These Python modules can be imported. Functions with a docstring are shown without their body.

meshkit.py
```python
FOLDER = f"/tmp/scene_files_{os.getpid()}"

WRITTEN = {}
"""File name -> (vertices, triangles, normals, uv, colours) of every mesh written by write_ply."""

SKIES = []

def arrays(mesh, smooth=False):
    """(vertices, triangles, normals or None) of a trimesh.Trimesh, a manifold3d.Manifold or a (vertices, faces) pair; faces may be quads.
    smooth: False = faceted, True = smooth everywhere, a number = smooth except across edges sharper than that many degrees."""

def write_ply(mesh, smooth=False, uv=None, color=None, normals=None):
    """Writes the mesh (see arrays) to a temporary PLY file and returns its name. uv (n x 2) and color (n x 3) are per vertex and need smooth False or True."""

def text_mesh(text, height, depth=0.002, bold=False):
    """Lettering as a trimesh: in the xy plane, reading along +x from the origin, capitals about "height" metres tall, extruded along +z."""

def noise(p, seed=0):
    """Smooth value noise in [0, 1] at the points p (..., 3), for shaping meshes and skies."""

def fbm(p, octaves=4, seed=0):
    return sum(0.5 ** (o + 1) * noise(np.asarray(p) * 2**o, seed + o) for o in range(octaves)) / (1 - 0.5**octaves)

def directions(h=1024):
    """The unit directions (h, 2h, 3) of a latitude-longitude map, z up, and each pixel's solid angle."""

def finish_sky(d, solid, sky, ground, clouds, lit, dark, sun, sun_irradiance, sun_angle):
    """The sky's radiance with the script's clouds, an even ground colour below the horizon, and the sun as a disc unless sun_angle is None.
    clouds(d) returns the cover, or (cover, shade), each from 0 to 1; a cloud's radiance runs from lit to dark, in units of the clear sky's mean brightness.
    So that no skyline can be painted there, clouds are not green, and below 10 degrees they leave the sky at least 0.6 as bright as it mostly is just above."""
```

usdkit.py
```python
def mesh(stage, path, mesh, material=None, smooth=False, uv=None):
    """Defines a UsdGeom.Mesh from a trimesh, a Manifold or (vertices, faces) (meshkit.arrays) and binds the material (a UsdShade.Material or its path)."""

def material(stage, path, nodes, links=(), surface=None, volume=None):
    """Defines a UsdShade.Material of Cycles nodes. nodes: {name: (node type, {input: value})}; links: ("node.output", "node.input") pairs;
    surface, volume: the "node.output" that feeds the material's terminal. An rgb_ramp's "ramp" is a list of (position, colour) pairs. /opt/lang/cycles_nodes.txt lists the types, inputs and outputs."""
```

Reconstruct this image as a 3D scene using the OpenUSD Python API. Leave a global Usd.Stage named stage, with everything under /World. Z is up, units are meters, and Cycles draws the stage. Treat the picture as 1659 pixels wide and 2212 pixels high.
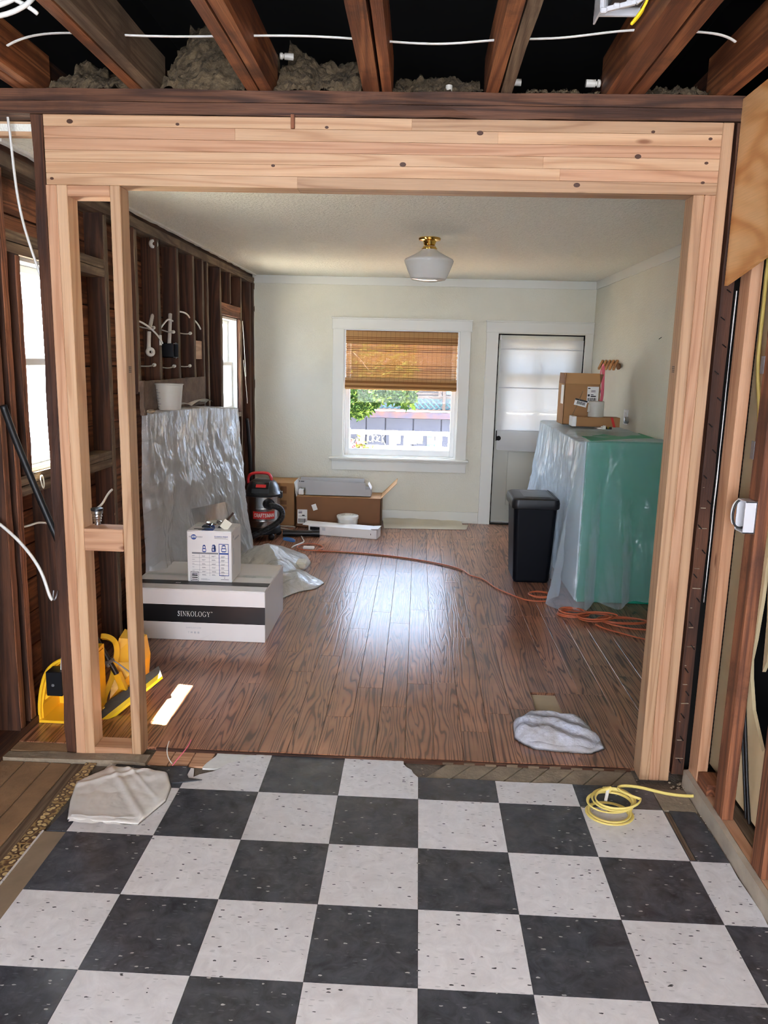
import math, random
import numpy as np, trimesh, usdkit, meshkit
import shapely.geometry as sg
from shapely import affinity
from shapely.ops import unary_union
from scipy.spatial import ConvexHull
from scipy.interpolate import CubicSpline
from pxr import Usd, UsdGeom, UsdLux, UsdShade, Gf, Sdf, Vt
rng = np.random.default_rng(7); random.seed(7)
stage = Usd.Stage.CreateInMemory()
UsdGeom.SetStageUpAxis(stage, 'Z'); UsdGeom.SetStageMetersPerUnit(stage, 1.0)
UsdGeom.Xform.Define(stage, '/World'); UsdGeom.Scope.Define(stage, '/World/Looks')
# ---------------------------------------------------------------- camera
F_PX, YAW, PITCH, ROLL = 1695.46, -0.0392806, 0.190932, 0.0243761
CAM = np.array([-0.0491401, -2.7180636, 1.6290092])
def cam_axes():
    f0 = np.array([math.sin(YAW), math.cos(YAW), 0]); r0 = np.array([math.cos(YAW), -math.sin(YAW), 0]); u0 = np.array([0, 0, 1.])
    f = f0*math.cos(PITCH) - u0*math.sin(PITCH); u = u0*math.cos(PITCH) + f0*math.sin(PITCH)
    return r0*math.cos(ROLL) + u*math.sin(ROLL), -r0*math.sin(ROLL) + u*math.cos(ROLL), f
_r, _u, _f = cam_axes()
camera = UsdGeom.Camera.Define(stage, '/World/camera')
camera.CreateHorizontalApertureAttr(36.0); camera.CreateVerticalApertureAttr(36.0*2212/1659); camera.CreateFocalLengthAttr(F_PX/1659*36)
camera.CreateClippingRangeAttr(Gf.Vec2f(0.05, 500))
camera.CreateExposureAttr(0.05)
UsdGeom.Xformable(camera).AddTransformOp().Set(Gf.Matrix4d(*_r, 0, *_u, 0, *(-_f), 0, *CAM, 1))
# ---------------------------------------------------------------- light: hazy bright sky, sun from the left of the house, an unseen kitchen light behind the camera
sky = UsdLux.DomeLight.Define(stage, '/World/sky'); sky.CreateColorAttr(Gf.Vec3f(0.64, 0.80, 1.12)); sky.CreateIntensityAttr(5.0)
sun = UsdLux.DistantLight.Define(stage, '/World/sun'); sun.CreateAngleAttr(0.53); sun.CreateIntensityAttr(90.0); sun.CreateNormalizeAttr(True); sun.CreateColorAttr(Gf.Vec3f(1.0, 0.93, 0.80))
SUN = np.array([1.0, -0.17, -2.24]); SUN = SUN/np.linalg.norm(SUN)
_a = np.cross([0, 1, 0], -SUN); _a /= np.linalg.norm(_a); _b = np.cross(-SUN, _a)
UsdGeom.Xformable(sun).AddTransformOp().Set(Gf.Matrix4d(*_a, 0, *_b, 0, *(-SUN), 0, 0, 0, 10, 1))
def unseen_light(name, pos, w, h, power, col, aim):
    l = UsdLux.RectLight.Define(stage, '/World/' + name); l.CreateWidthAttr(w); l.CreateHeightAttr(h); l.CreateIntensityAttr(power); l.CreateColorAttr(Gf.Vec3f(*col))
    z = -np.array(aim, float); z /= np.linalg.norm(z); x = np.cross([0, 0, 1], z); x /= np.linalg.norm(x); y = np.cross(z, x)
    UsdGeom.Xformable(l).AddTransformOp().Set(Gf.Matrix4d(*x, 0, *y, 0, *z, 0, *pos, 1))
unseen_light('kitchen_window_daylight', (-0.3, -4.42, 1.45), 2.2, 1.5, 14.0, (1.0, 0.95, 0.88), (0, 1, 0))  # out of view behind the camera, placed to light the kitchen
# ---------------------------------------------------------------- helpers
ORIG, USED = {}, {}
def numbered(parent, name):
    k = (parent, name); n = USED.get(k, 0); USED[k] = n + 1
    return f'{parent}/{name}' if n == 0 else f'{parent}/{name}_{n:03d}'
def tag(path, label=None, cat=None, group=None, kind=None):
    p = stage.GetPrimAtPath(path)
    for k, v in (('label', label), ('category', cat), ('group', group), ('kind', kind)):
        if v: p.SetCustomDataByKey(k, v)
    return path
def thing(name, label, cat, loc=(0, 0, 0), group=None, kind=None):
    path = numbered('/World', name); x = UsdGeom.Xform.Define(stage, path); x.AddTranslateOp().Set(Gf.Vec3d(*map(float, loc)))
    ORIG[path] = np.array(loc, float)
    return tag(path, label, cat, group, kind)
def obj(name, mesh, mat, parent=None, smooth=False, label=None, cat=None, group=None, kind=None):
    path = numbered(parent or '/World', name)
    v, f, n = meshkit.arrays(mesh, False)
    if smooth is not False: v, f, n = meshkit.arrays(trimesh.Trimesh(v, f, process=True), smooth)
    o = ORIG.get(parent, np.zeros(3)); ORIG[path] = o
    m = UsdGeom.Mesh.Define(stage, path)
    m.CreatePointsAttr(Vt.Vec3fArray.FromNumpy((v - o).astype(np.float32)))
    m.CreateFaceVertexCountsAttr(Vt.IntArray.FromNumpy(np.full(len(f), 3, np.int32)))
    m.CreateFaceVertexIndicesAttr(Vt.IntArray.FromNumpy(f.astype(np.int32).ravel())); m.CreateSubdivisionSchemeAttr('none')
    if n is not None:
        m.CreateNormalsAttr(Vt.Vec3fArray.FromNumpy(n.astype(np.float32))); m.SetNormalsInterpolation('vertex')
    UsdShade.MaterialBindingAPI.Apply(m.GetPrim()).Bind(LOOK[mat])
    return tag(path, label, cat, group, kind or ('stuff' if name == 'marking' else None))
def cat_(ms): return trimesh.util.concatenate([m if isinstance(m, trimesh.Trimesh) else trimesh.Trimesh(*m, process=False) for m in ms])
def hull(pts):
    h = ConvexHull(np.asarray(pts, float)); m = trimesh.Trimesh(np.asarray(pts, float), h.simplices, process=False)
    c = m.vertices.mean(0); flip = ((m.triangles_center - c)*m.face_normals).sum(1) < 0
    m.faces[flip] = m.faces[flip][:, ::-1]; m.remove_unreferenced_vertices(); return m
_T = {}
def _chamfer(bv):
    P = []
    for sx in (-1, 1):
        for sy in (-1, 1):
            for sz in (-1, 1):
                for k in range(3): P.append((sx, sy, sz, k))
    return P
def box_pts(hx, hy, hz, b):
    return np.array([(sx*(hx - b*(k != 0)), sy*(hy - b*(k != 1)), sz*(hz - b*(k != 2))) for sx, sy, sz, k in _chamfer(b)])
_bf = hull(box_pts(1, 1, 1, .2))
_bo = ConvexHull(box_pts(1, 1, 1, .2)); _bm = trimesh.Trimesh(box_pts(1, 1, 1, .2), _bo.simplices, process=False)
_fl = (_bm.triangles_center*_bm.face_normals).sum(1) < 0; _BF = _bo.simplices.copy(); _BF[_fl] = _BF[_fl][:, ::-1]
_sf = np.array([[0, 1, 3], [0, 3, 2], [4, 6, 7], [4, 7, 5], [0, 4, 5], [0, 5, 1], [2, 3, 7], [2, 7, 6], [0, 2, 6], [0, 6, 4], [1, 5, 7], [1, 7, 3]])
def bx(x0, x1, y0, y1, z0, z1, b=.002):
    x0, x1 = sorted((x0, x1)); y0, y1 = sorted((y0, y1)); z0, z1 = sorted((z0, z1))
    h = np.array([x1-x0, y1-y0, z1-z0])/2; c = np.array([x0+x1, y0+y1, z0+z1])/2; b = min(b, h.min()*.45)
    if b <= 0:
        v = np.array([(sx*h[0], sy*h[1], sz*h[2]) for sx in (-1, 1) for sy in (-1, 1) for sz in (-1, 1)]); return trimesh.Trimesh(v + c, _sf, process=False)
    return trimesh.Trimesh(box_pts(*h, b) + c, _BF, process=False)
def rough_box(x0, x1, y0, y1, z0, z1, seg=.12, amp=.003, b=.003, seed=0):
    """old hand-sawn timber: a box whose long edges wander a little"""
    lo = np.array([x0, y0, z0], float); hi = np.array([x1, y1, z1], float); d = hi - lo; ax = int(np.argmax(d)); n = max(2, int(d[ax]/seg))
    o = [i for i in range(3) if i != ax]; rings = []
    for t in np.linspace(0, 1, n + 1):
        for s0, s1 in ((0, 0), (1, 0), (1, 1), (0, 1)):
            p = np.zeros(3); p[ax] = lo[ax] + t*d[ax]; p[o[0]] = lo[o[0]] + s0*d[o[0]]; p[o[1]] = lo[o[1]] + s1*d[o[1]]
            j = (meshkit.noise(np.array([[p[0]*9 + s0*7, p[1]*9 + s1*5, p[2]*9 + seed], [p[0]*9 + 31, p[1]*9 + s0*5 + s1*11, p[2]*9 + seed + 17]])) - .5)*2*amp
            p[o[0]] += j[0]; p[o[1]] += j[1]; rings.append(p)
    R = np.array(rings); F = []
    for i in range(n):
        for k in range(4):
            a, b_, c, e = i*4 + k, i*4 + (k+1) % 4, (i+1)*4 + (k+1) % 4, (i+1)*4 + k; F += [[a, b_, c], [a, c, e]]
    F += [[0, 2, 1], [0, 3, 2], [n*4, n*4+1, n*4+2], [n*4, n*4+2, n*4+3]]
    m = trimesh.Trimesh(R, F, process=False); 
    if m.volume < 0: m.invert()
    return m
def bar(p0, p1, w, h, up=(0, 0, 1), b=.002):
    p0, p1 = np.array(p0, float), np.array(p1, float); z = p1 - p0; L = np.linalg.norm(z); z /= L
    x = np.cross(up, z); x /= np.linalg.norm(x); y = np.cross(z, x); m = bx(-w/2, w/2, -h/2, h/2, 0, L, b)
    M4 = np.eye(4); M4[:3, 0], M4[:3, 1], M4[:3, 2], M4[:3, 3] = x, y, z, p0; m.apply_transform(M4); return m
def spline(pts, n=60, closed=False):
    p = np.array(pts, float); d = np.r_[0, np.cumsum(np.linalg.norm(np.diff(p, axis=0), axis=1)**.6 + 1e-6)]
    return CubicSpline(d, p)(np.linspace(0, d[-1], n))
def tube(pts, r, sides=8, flat=1.0, cap=True):
    p = np.asarray(pts, float); t = np.gradient(p, axis=0); t /= np.linalg.norm(t, axis=1, keepdims=True) + 1e-12
    a = np.zeros_like(p); s = np.array([0, 0, 1.]) if abs(t[0, 2]) < .9 else np.array([1., 0, 0])
    a[0] = np.cross(t[0], s); a[0] /= np.linalg.norm(a[0])
    for i in range(1, len(p)):
        a[i] = a[i-1] - t[i]*(a[i-1] @ t[i]); a[i] /= np.linalg.norm(a[i])
    b = np.cross(t, a); an = np.arange(sides)*2*np.pi/sides; rr = np.broadcast_to(r, (len(p),))[:, None, None]
    v = p[:, None] + rr*(np.cos(an)[None, :, None]*a[:, None] + flat*np.sin(an)[None, :, None]*b[:, None])
    F = []; n = len(p)
    i, j = np.meshgrid(np.arange(n-1), np.arange(sides), indexing='ij'); i, j = i.ravel(), j.ravel(); k = (j + 1) % sides
    F = np.vstack([np.c_[i*sides+j, i*sides+k, (i+1)*sides+k], np.c_[i*sides+j, (i+1)*sides+k, (i+1)*sides+j]])
    v = v.reshape(-1, 3)
    if cap:
        v = np.vstack([v, p[0], p[-1]]); q = np.arange(sides); q2 = (q+1) % sides
        F = np.vstack([F, np.c_[np.full(sides, len(v)-2), q2, q], np.c_[np.full(sides, len(v)-1), (n-1)*sides+q, (n-1)*sides+q2]])
    return trimesh.Trimesh(v, F, process=False)
def lathe(prof, n=32, c=(0, 0, 0)):
    pr = np.array(prof, float); an = np.linspace(0, 2*np.pi, n, endpoint=False)
    v = np.stack([pr[:, None, 0]*np.cos(an), pr[:, None, 0]*np.sin(an), np.repeat(pr[:, None, 1], n, 1)], -1).reshape(-1, 3) + np.array(c); F = []
    for i in range(len(pr)-1):
        for j in range(n):
            k = (j+1) % n; F += [[i*n+j, i*n+k, (i+1)*n+k], [i*n+j, (i+1)*n+k, (i+1)*n+j]]
    return trimesh.Trimesh(v, F, process=False)
def sheet(fn, nu, nv):
    U, V = np.meshgrid(np.linspace(0, 1, nu), np.linspace(0, 1, nv), indexing='ij'); P = fn(U, V).reshape(-1, 3)
    i, j = np.meshgrid(np.arange(nu-1), np.arange(nv-1), indexing='ij'); i, j = i.ravel(), j.ravel(); a = i*nv + j
    return trimesh.Trimesh(P, np.vstack([np.c_[a, a+nv, a+nv+1], np.c_[a, a+nv+1, a+1]]), process=False)
def poly(pts, z0, z1):
    """extruded polygon in the floor plane"""
    g = pts if hasattr(pts, 'geom_type') else sg.Polygon(pts)
    if not g.is_valid: g = g.buffer(0)
    gs = [q for q in getattr(g, 'geoms', [g]) if q.geom_type == 'Polygon' and q.area > 1e-7]
    m = cat_([trimesh.creation.extrude_polygon(q, z1 - z0, engine='earcut') for q in gs]); m.apply_translation([0, 0, z0]); return m
def place(m, x=(1, 0, 0), y=(0, 1, 0), o=(0, 0, 0)):
    m = m.copy(); M4 = np.eye(4); x, y = np.array(x, float), np.array(y, float); M4[:3, 0], M4[:3, 1], M4[:3, 2], M4[:3, 3] = x, y, np.cross(x, y), o
    m.apply_transform(M4); return m
def facing(m, o): return place(m, (1, 0, 0), (0, 0, 1), o)          # flat work laid in xy, stood up to look towards -y
def looking_left(m, o): return place(m, (0, -1, 0), (0, 0, 1), o)   # ... to look towards -x
def looking_right(m, o): return place(m, (0, 1, 0), (0, 0, 1), o)   # ... to look towards +x
def rect(x0, x1, y0, y1, t=.0006): return bx(x0, x1, y0, y1, 0, t, 0)
def text(s, h, bold=False, t=.0006, width=None):
    m = meshkit.text_mesh(s, h, t, bold)
    if width: m.apply_scale([width/m.extents[0], 1, 1])
    return m
# ---------------------------------------------------------------- materials
LOOK = {}
def S(*c):
    c = np.array(c, float)/255; return tuple(np.where(c <= .04045, c/12.92, ((c + .055)/1.055)**2.4))
def mat(name, nodes, links, surface):
    LOOK[name] = usdkit.material(stage, '/World/Looks/' + name, nodes, links, surface=surface)
def plain(name, col, rough=.5, metal=0, mottle=.0, scale=12, bump=0, bscale=60, spec=.5, coat=0, col2=None, **kw):
    n = {'p': ('principled_bsdf', dict(roughness=rough, metallic=metal, specular_ior_level=spec, coat_weight=coat, base_color=col, **kw)), 'g': ('geometry', {})}; L = []
    if mottle or col2:
        c2 = col2 or tuple(np.array(col)*(1 - mottle))
        n['n'] = ('noise_texture', dict(scale=scale, detail=5, roughness=.6)); n['r'] = ('rgb_ramp', {'ramp': [(0.3, c2), (0.68, col)]})
        L += [('g.position', 'n.vector'), ('n.fac', 'r.fac'), ('r.color', 'p.base_color')]
    if bump:
        n['bn'] = ('noise_texture', dict(scale=bscale, detail=4)); n['b'] = ('bump', dict(strength=bump, distance=.01))
        L += [('g.position', 'bn.vector'), ('bn.fac', 'b.height'), ('b.normal', 'p.normal')]
    mat(name, n, L, 'p.BSDF')
def wood(name, axis, ramp, rings=9, across=9, along=.42, rough=.55, bump=.12, fib=.10, dirt=None, dirtscale=4, dirtlo=.5, vary=.22, knots=None, spec=.4, dist=.5):
    """sawn timber with growth rings along one axis; each piece takes its own cut of the grain and its own tone"""
    sc = [across]*3; sc[axis] = along; s2 = [330]*3; s2[axis] = 7
    n = {'g': ('geometry', {}), 'o': ('object_info', {}), 'k': ('math', dict(math_type='multiply', value2=53.7)), 'c': ('combine_xyz', {}),
         'm': ('mapping', dict(scale=tuple(sc))), 'n': ('noise_texture', dict(scale=1, detail=2.5, roughness=.45, distortion=dist)),
         'q': ('math', dict(math_type='multiply', value2=rings*6.283)), 's': ('math', dict(math_type='sine')), 'h': ('math', dict(math_type='multiply_add', value2=.5, value3=.5)),
         'r': ('rgb_ramp', {'ramp': ramp}), 'm2': ('mapping', dict(scale=tuple(s2))), 'f': ('noise_texture', dict(scale=1, detail=3)),
         'fr': ('rgb_ramp', {'ramp': [(.3, (1-fib,)*3), (.7, (1+fib*.3,)*3)]}), 'x': ('mix', dict(mix_type='multiply', fac=1.0)),
         'v': ('math', dict(math_type='multiply_add', value2=vary*2, value3=1-vary)), 'hs': ('hsv', dict(hue=.5, saturation=1.0)),
         'b': ('bump', dict(strength=bump, distance=.004)), 'p': ('principled_bsdf', dict(roughness=rough, specular_ior_level=spec))}
    L = [('o.random', 'k.value1'), ('k.value', 'c.x'), ('k.value', 'c.y'), ('k.value', 'c.z'), ('g.position', 'm.vector'), ('c.vector', 'm.location'), ('m.vector', 'n.vector'),
         ('n.fac', 'q.value1'), ('q.value', 's.value1'), ('s.value', 'h.value1'), ('h.value', 'r.fac'), ('g.position', 'm2.vector'), ('c.vector', 'm2.location'), ('m2.vector', 'f.vector'), ('f.fac', 'fr.fac'),
         ('r.color', 'x.color1'), ('fr.color', 'x.color2'), ('o.random', 'v.value1'), ('v.value', 'hs.value'), ('f.fac', 'b.height'), ('b.normal', 'p.normal')]
    last = 'x.color'
    if knots:
        ks = [7.]*3; ks[axis] = 2.2
        n |= {'km': ('mapping', dict(scale=tuple(ks))), 'kv': ('voronoi_texture', dict(scale=1, randomness=1)), 'kr': ('rgb_ramp', {'ramp': [(0, (1, 1, 1)), (.05, (.8, .8, .8)), (.085, (0, 0, 0))]}), 'kx': ('mix', dict(color2=knots))}
        L += [('g.position', 'km.vector'), ('c.vector', 'km.location'), ('km.vector', 'kv.vector'), ('kv.distance', 'kr.fac'), ('kr.color', 'kx.fac'), (last, 'kx.color1')]; last = 'kx.color'
    if dirt:
        n |= {'dn': ('noise_texture', dict(scale=dirtscale, detail=6, roughness=.65)), 'dr': ('rgb_ramp', {'ramp': [(dirtlo, (0, 0, 0)), (dirtlo + .18, (.85, .85, .85))]}), 'dx': ('mix', dict(color2=dirt))}
        L += [('g.position', 'dn.vector'), ('dn.fac', 'dr.fac'), ('dr.color', 'dx.fac'), (last, 'dx.color1')]; last = 'dx.color'
    L += [(last, 'hs.color'), ('hs.color', 'p.base_color')]
    mat(name, n, L, 'p.BSDF')
NEW = [(0, S(188, 144, 106)), (.22, S(201, 159, 120)), (1, S(208, 169, 131))]
PINK = [(0, S(176, 128, 94)), (.22, S(189, 142, 107)), (1, S(197, 152, 117))]
TAN = [(0, S(160, 122, 90)), (.22, S(173, 135, 101)), (1, S(182, 146, 111))]
OLD = [(0, S(54, 30, 17)), (.5, S(72, 41, 24)), (1, S(84, 50, 29))]
OLDR = [(0, S(94, 54, 34)), (.5, S(122, 73, 46)), (1, S(138, 86, 56))]
JOIST = [(0, S(108, 60, 35)), (.5, S(138, 82, 48)), (1, S(156, 98, 60))]
PLATE = [(0, S(66, 40, 26)), (.5, S(92, 58, 38)), (1, S(110, 72, 50))]
GREY = [(0, S(88, 70, 53)), (.5, S(108, 88, 68)), (1, S(122, 102, 80))]
for a, ax in (('x', 0), ('y', 1), ('z', 2)):
    wood('new_lumber_' + a, ax, NEW, knots=S(120, 70, 40), vary=.1)
    wood('pink_lumber_' + a, ax, PINK, knots=S(110, 60, 36), vary=.1)
    wood('tan_lumber_' + a, ax, TAN, knots=S(96, 60, 34), vary=.1)
    wood('old_lumber_' + a, ax, OLD, rough=.75, bump=.3, dirt=S(66, 46, 34), dirtlo=.60, vary=.2, fib=.35)
    wood('old_red_lumber_' + a, ax, OLDR, rough=.7, bump=.3, dirt=S(66, 38, 24), dirtlo=.5, vary=.25, fib=.35)
    wood('grey_lumber_' + a, ax, GREY, rough=.8, bump=.3, dirt=S(76, 60, 46), dirtlo=.5, vary=.2, fib=.35)
wood('plate_lumber_x', 0, PLATE, rough=.7, bump=.3, dirt=S(52, 32, 22), dirtlo=.5, dirtscale=2.2, vary=.15, fib=.35)
wood('joist_lumber_y', 1, JOIST, rough=.6, bump=.3, dirt=S(70, 42, 28), dirtlo=.52, vary=.2, fib=.35)
wood('plywood', 1, [(0, S(206, 144, 84)), (.45, S(224, 170, 110)), (1, S(234, 188, 132))], rings=3.2, across=3.4, along=1.3, rough=.5, vary=.02, dist=1.6, fib=.08)
# ---- more materials
def floor_look(name, dark, mid, light):
    sc, n = (13, .9, 13), {}
    n = {'g': ('geometry', {}), 'o': ('object_info', {}), 'k': ('math', dict(math_type='multiply', value2=53.7)), 'c': ('combine_xyz', {}), 'm': ('mapping', dict(scale=sc)),
         'n': ('noise_texture', dict(scale=1, detail=2.2, roughness=.45, distortion=.7)), 'sx': ('separate_xyz', {}), 'qx': ('math', dict(math_type='multiply', value2=22.0)), 'q': ('math', dict(math_type='multiply_add', value2=58.0)), 's': ('math', dict(math_type='sine')),
         'h': ('math', dict(math_type='multiply_add', value2=.5, value3=.5)), 'r': ('rgb_ramp', {'ramp': [(0, dark), (.05, dark), (.24, mid), (1, light)]}),
         'br': ('rgb_ramp', {'ramp': [(0, (0, 0, 0)), (.4, (1, 1, 1)), (1, (1, 1, 1))]}),
         'n2': ('noise_texture', dict(scale=5, detail=4)), 'r2': ('rgb_ramp', {'ramp': [(.3, (.72, .72, .72)), (.7, (1.1, 1.1, 1.1))]}), 'x': ('mix', dict(mix_type='multiply', fac=1.0)),
         'v': ('math', dict(math_type='multiply_add', value2=.3, value3=.86)), 'hs': ('hsv', dict(hue=.5, saturation=1.0)),
         'b': ('bump', dict(strength=.15, distance=.0018)), 'p': ('principled_bsdf', dict(roughness=.25, specular_ior_level=1.0))}
    L = [('o.random', 'k.value1'), ('k.value', 'c.x'), ('k.value', 'c.y'), ('k.value', 'c.z'), ('g.position', 'm.vector'), ('c.vector', 'm.location'), ('m.vector', 'n.vector'), ('n.fac', 'q.value1'), ('m.vector', 'sx.vector'), ('sx.x', 'qx.value1'), ('qx.value', 'q.value3'),
         ('q.value', 's.value1'), ('s.value', 'h.value1'), ('h.value', 'r.fac'), ('h.value', 'br.fac'), ('g.position', 'n2.vector'), ('n2.fac', 'r2.fac'), ('r.color', 'x.color1'), ('r2.color', 'x.color2'),
         ('o.random', 'v.value1'), ('v.value', 'hs.value'), ('x.color', 'hs.color'), ('hs.color', 'p.base_color'), ('br.color', 'b.height'), ('b.normal', 'p.normal')]
    mat(name, n, L, 'p.BSDF')
floor_look('laminate', S(90, 55, 39), S(143, 93, 67), S(160, 110, 82))
def vct(name, base, shade, chip, chip2, rough):
    """vinyl composition tile: mottled, with chips all drawn out one way"""
    n = {'g': ('geometry', {}), 'n': ('noise_texture', dict(scale=16, detail=7, roughness=.66, distortion=1.2)), 'r': ('rgb_ramp', {'ramp': [(.32, shade), (.66, base)]}), 'o': ('object_info', {}),
         'm': ('mapping', dict(scale=(34, 84, 40))), 'w': ('noise_texture', dict(scale=90, detail=2)), 'mw': ('mix', dict(mix_type='linear_light', fac=.22)), 'v': ('voronoi_texture', dict(scale=1)),
         'sp': ('separate_color', {}), 'c1': ('math', dict(math_type='less_than', value2=.14)), 'c2': ('math', dict(math_type='less_than', value2=.21)), 'a': ('math', dict(math_type='multiply')), 'x1': ('mix', dict(color2=chip)),
         'm2': ('mapping', dict(scale=(40, 150, 60))), 'v2': ('voronoi_texture', dict(scale=1)), 'sp2': ('separate_color', {}), 'd1': ('math', dict(math_type='less_than', value2=.16)), 'd2': ('math', dict(math_type='less_than', value2=.32)),
         'a2': ('math', dict(math_type='multiply')), 'a3': ('math', dict(math_type='multiply', value2=.45)), 'x2': ('mix', dict(color2=chip2)),
         'vv': ('math', dict(math_type='multiply_add', value2=.12, value3=.94)), 'hs': ('hsv', dict(hue=.5, saturation=1.0)),
         'rn': ('noise_texture', dict(scale=9, detail=4)), 'rr': ('map_range', dict(from_min=.3, from_max=.7, to_min=rough - .08, to_max=rough + .1)), 'bb': ('noise_texture', dict(scale=40, detail=3)), 'b': ('bump', dict(strength=.06, distance=.004)),
         'p': ('principled_bsdf', dict(specular_ior_level=.5))}
    L = [('g.position', 'n.vector'), ('n.fac', 'r.fac'), ('g.position', 'm.vector'), ('m.vector', 'mw.color1'), ('g.position', 'w.vector'), ('w.color', 'mw.color2'), ('mw.color', 'v.vector'), ('v.color', 'sp.color'), ('sp.r', 'c1.value1'), ('v.distance', 'c2.value1'),
         ('c1.value', 'a.value1'), ('c2.value', 'a.value2'), ('a.value', 'x1.fac'), ('x2.color', 'x1.color1'), ('g.position', 'm2.vector'), ('m2.vector', 'v2.vector'), ('v2.color', 'sp2.color'), ('sp2.r', 'd1.value1'), ('v2.distance', 'd2.value1'),
         ('d1.value', 'a2.value1'), ('d2.value', 'a2.value2'), ('a2.value', 'a3.value1'), ('a3.value', 'x2.fac'), ('r.color', 'x2.color1'), ('o.random', 'vv.value1'), ('vv.value', 'hs.value'), ('x1.color', 'hs.color'), ('hs.color', 'p.base_color'),
         ('g.position', 'rn.vector'), ('rn.fac', 'rr.value'), ('rr.result', 'p.roughness'), ('g.position', 'bb.vector'), ('bb.fac', 'b.height'), ('b.normal', 'p.normal')]
    mat(name, n, L, 'p.BSDF')
vct('white_tile', S(224, 221, 218), S(206, 202, 199), S(52, 52, 52), S(150, 148, 146), .40)
vct('black_tile', S(74, 77, 83), S(44, 46, 51), S(176, 176, 172), S(96, 100, 104), .29)
plain('plaster', S(215, 211, 193), .6, mottle=.05, scale=3, bump=.35, bscale=70)
plain('popcorn', S(240, 237, 222), .85, mottle=.08, scale=26, bump=1.0, bscale=70)
plain('trim_paint', S(214, 212, 201), .4)
plain('door_paint', S(176, 174, 160), .4)
plain('white_frame', S(236, 236, 232), .4)
plain('dark_void', S(16, 13, 11), .95)  # near-black, stands in for the unlit attic and gaps
plain('tar_paper', S(24, 20, 18), .9)
plain('subfloor_dirt', S(118, 106, 92), .9, mottle=.45, scale=18, bump=.6, bscale=90)
plain('sub_board', S(152, 118, 84), .75, mottle=.4, scale=7, bump=.3, bscale=60)
plain('hardboard', S(142, 122, 98), .7, mottle=.25, scale=10)
plain('underlay_board', S(196, 178, 148), .8, mottle=.12, scale=9)
plain('cream_drywall', S(238, 214, 166), .7, mottle=.10, scale=6)
plain('gypsum', S(222, 220, 212), .8, mottle=.12, scale=30)
plain('mortar', S(120, 100, 86), .9, mottle=.45, scale=9, bump=1.0, bscale=45)
plain('concrete', S(150, 148, 142), .9)
plain('insulation', S(122, 102, 74), .95, mottle=.7, scale=24, bump=1.0, bscale=60)
plain('dust', S(168, 150, 126), .95, mottle=.4, scale=60)
plain('dusty_board', S(150, 134, 112), .85, mottle=.35, scale=14, bump=.4, bscale=70); plain('pale_board', S(178, 164, 144), .75, mottle=.25, scale=9, bump=.2, bscale=40)
n_ = {'t': ('transparent_bsdf', dict(color=(.97, .98, .97))), 'gl': ('glossy_bsdf', dict(color=(1, 1, 1), roughness=.02)), 'w': ('layer_weight', dict(blend=.5)), 'f': ('map_range', dict(from_min=.45, from_max=1.0, to_min=.005, to_max=.25, clamp=True)), 'm': ('mix_closure', {})}
mat('pane_glass', n_, [('w.facing', 'f.value'), ('f.result', 'm.fac'), ('t.BSDF', 'm.closure1'), ('gl.BSDF', 'm.closure2')], 'm.closure')
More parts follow.
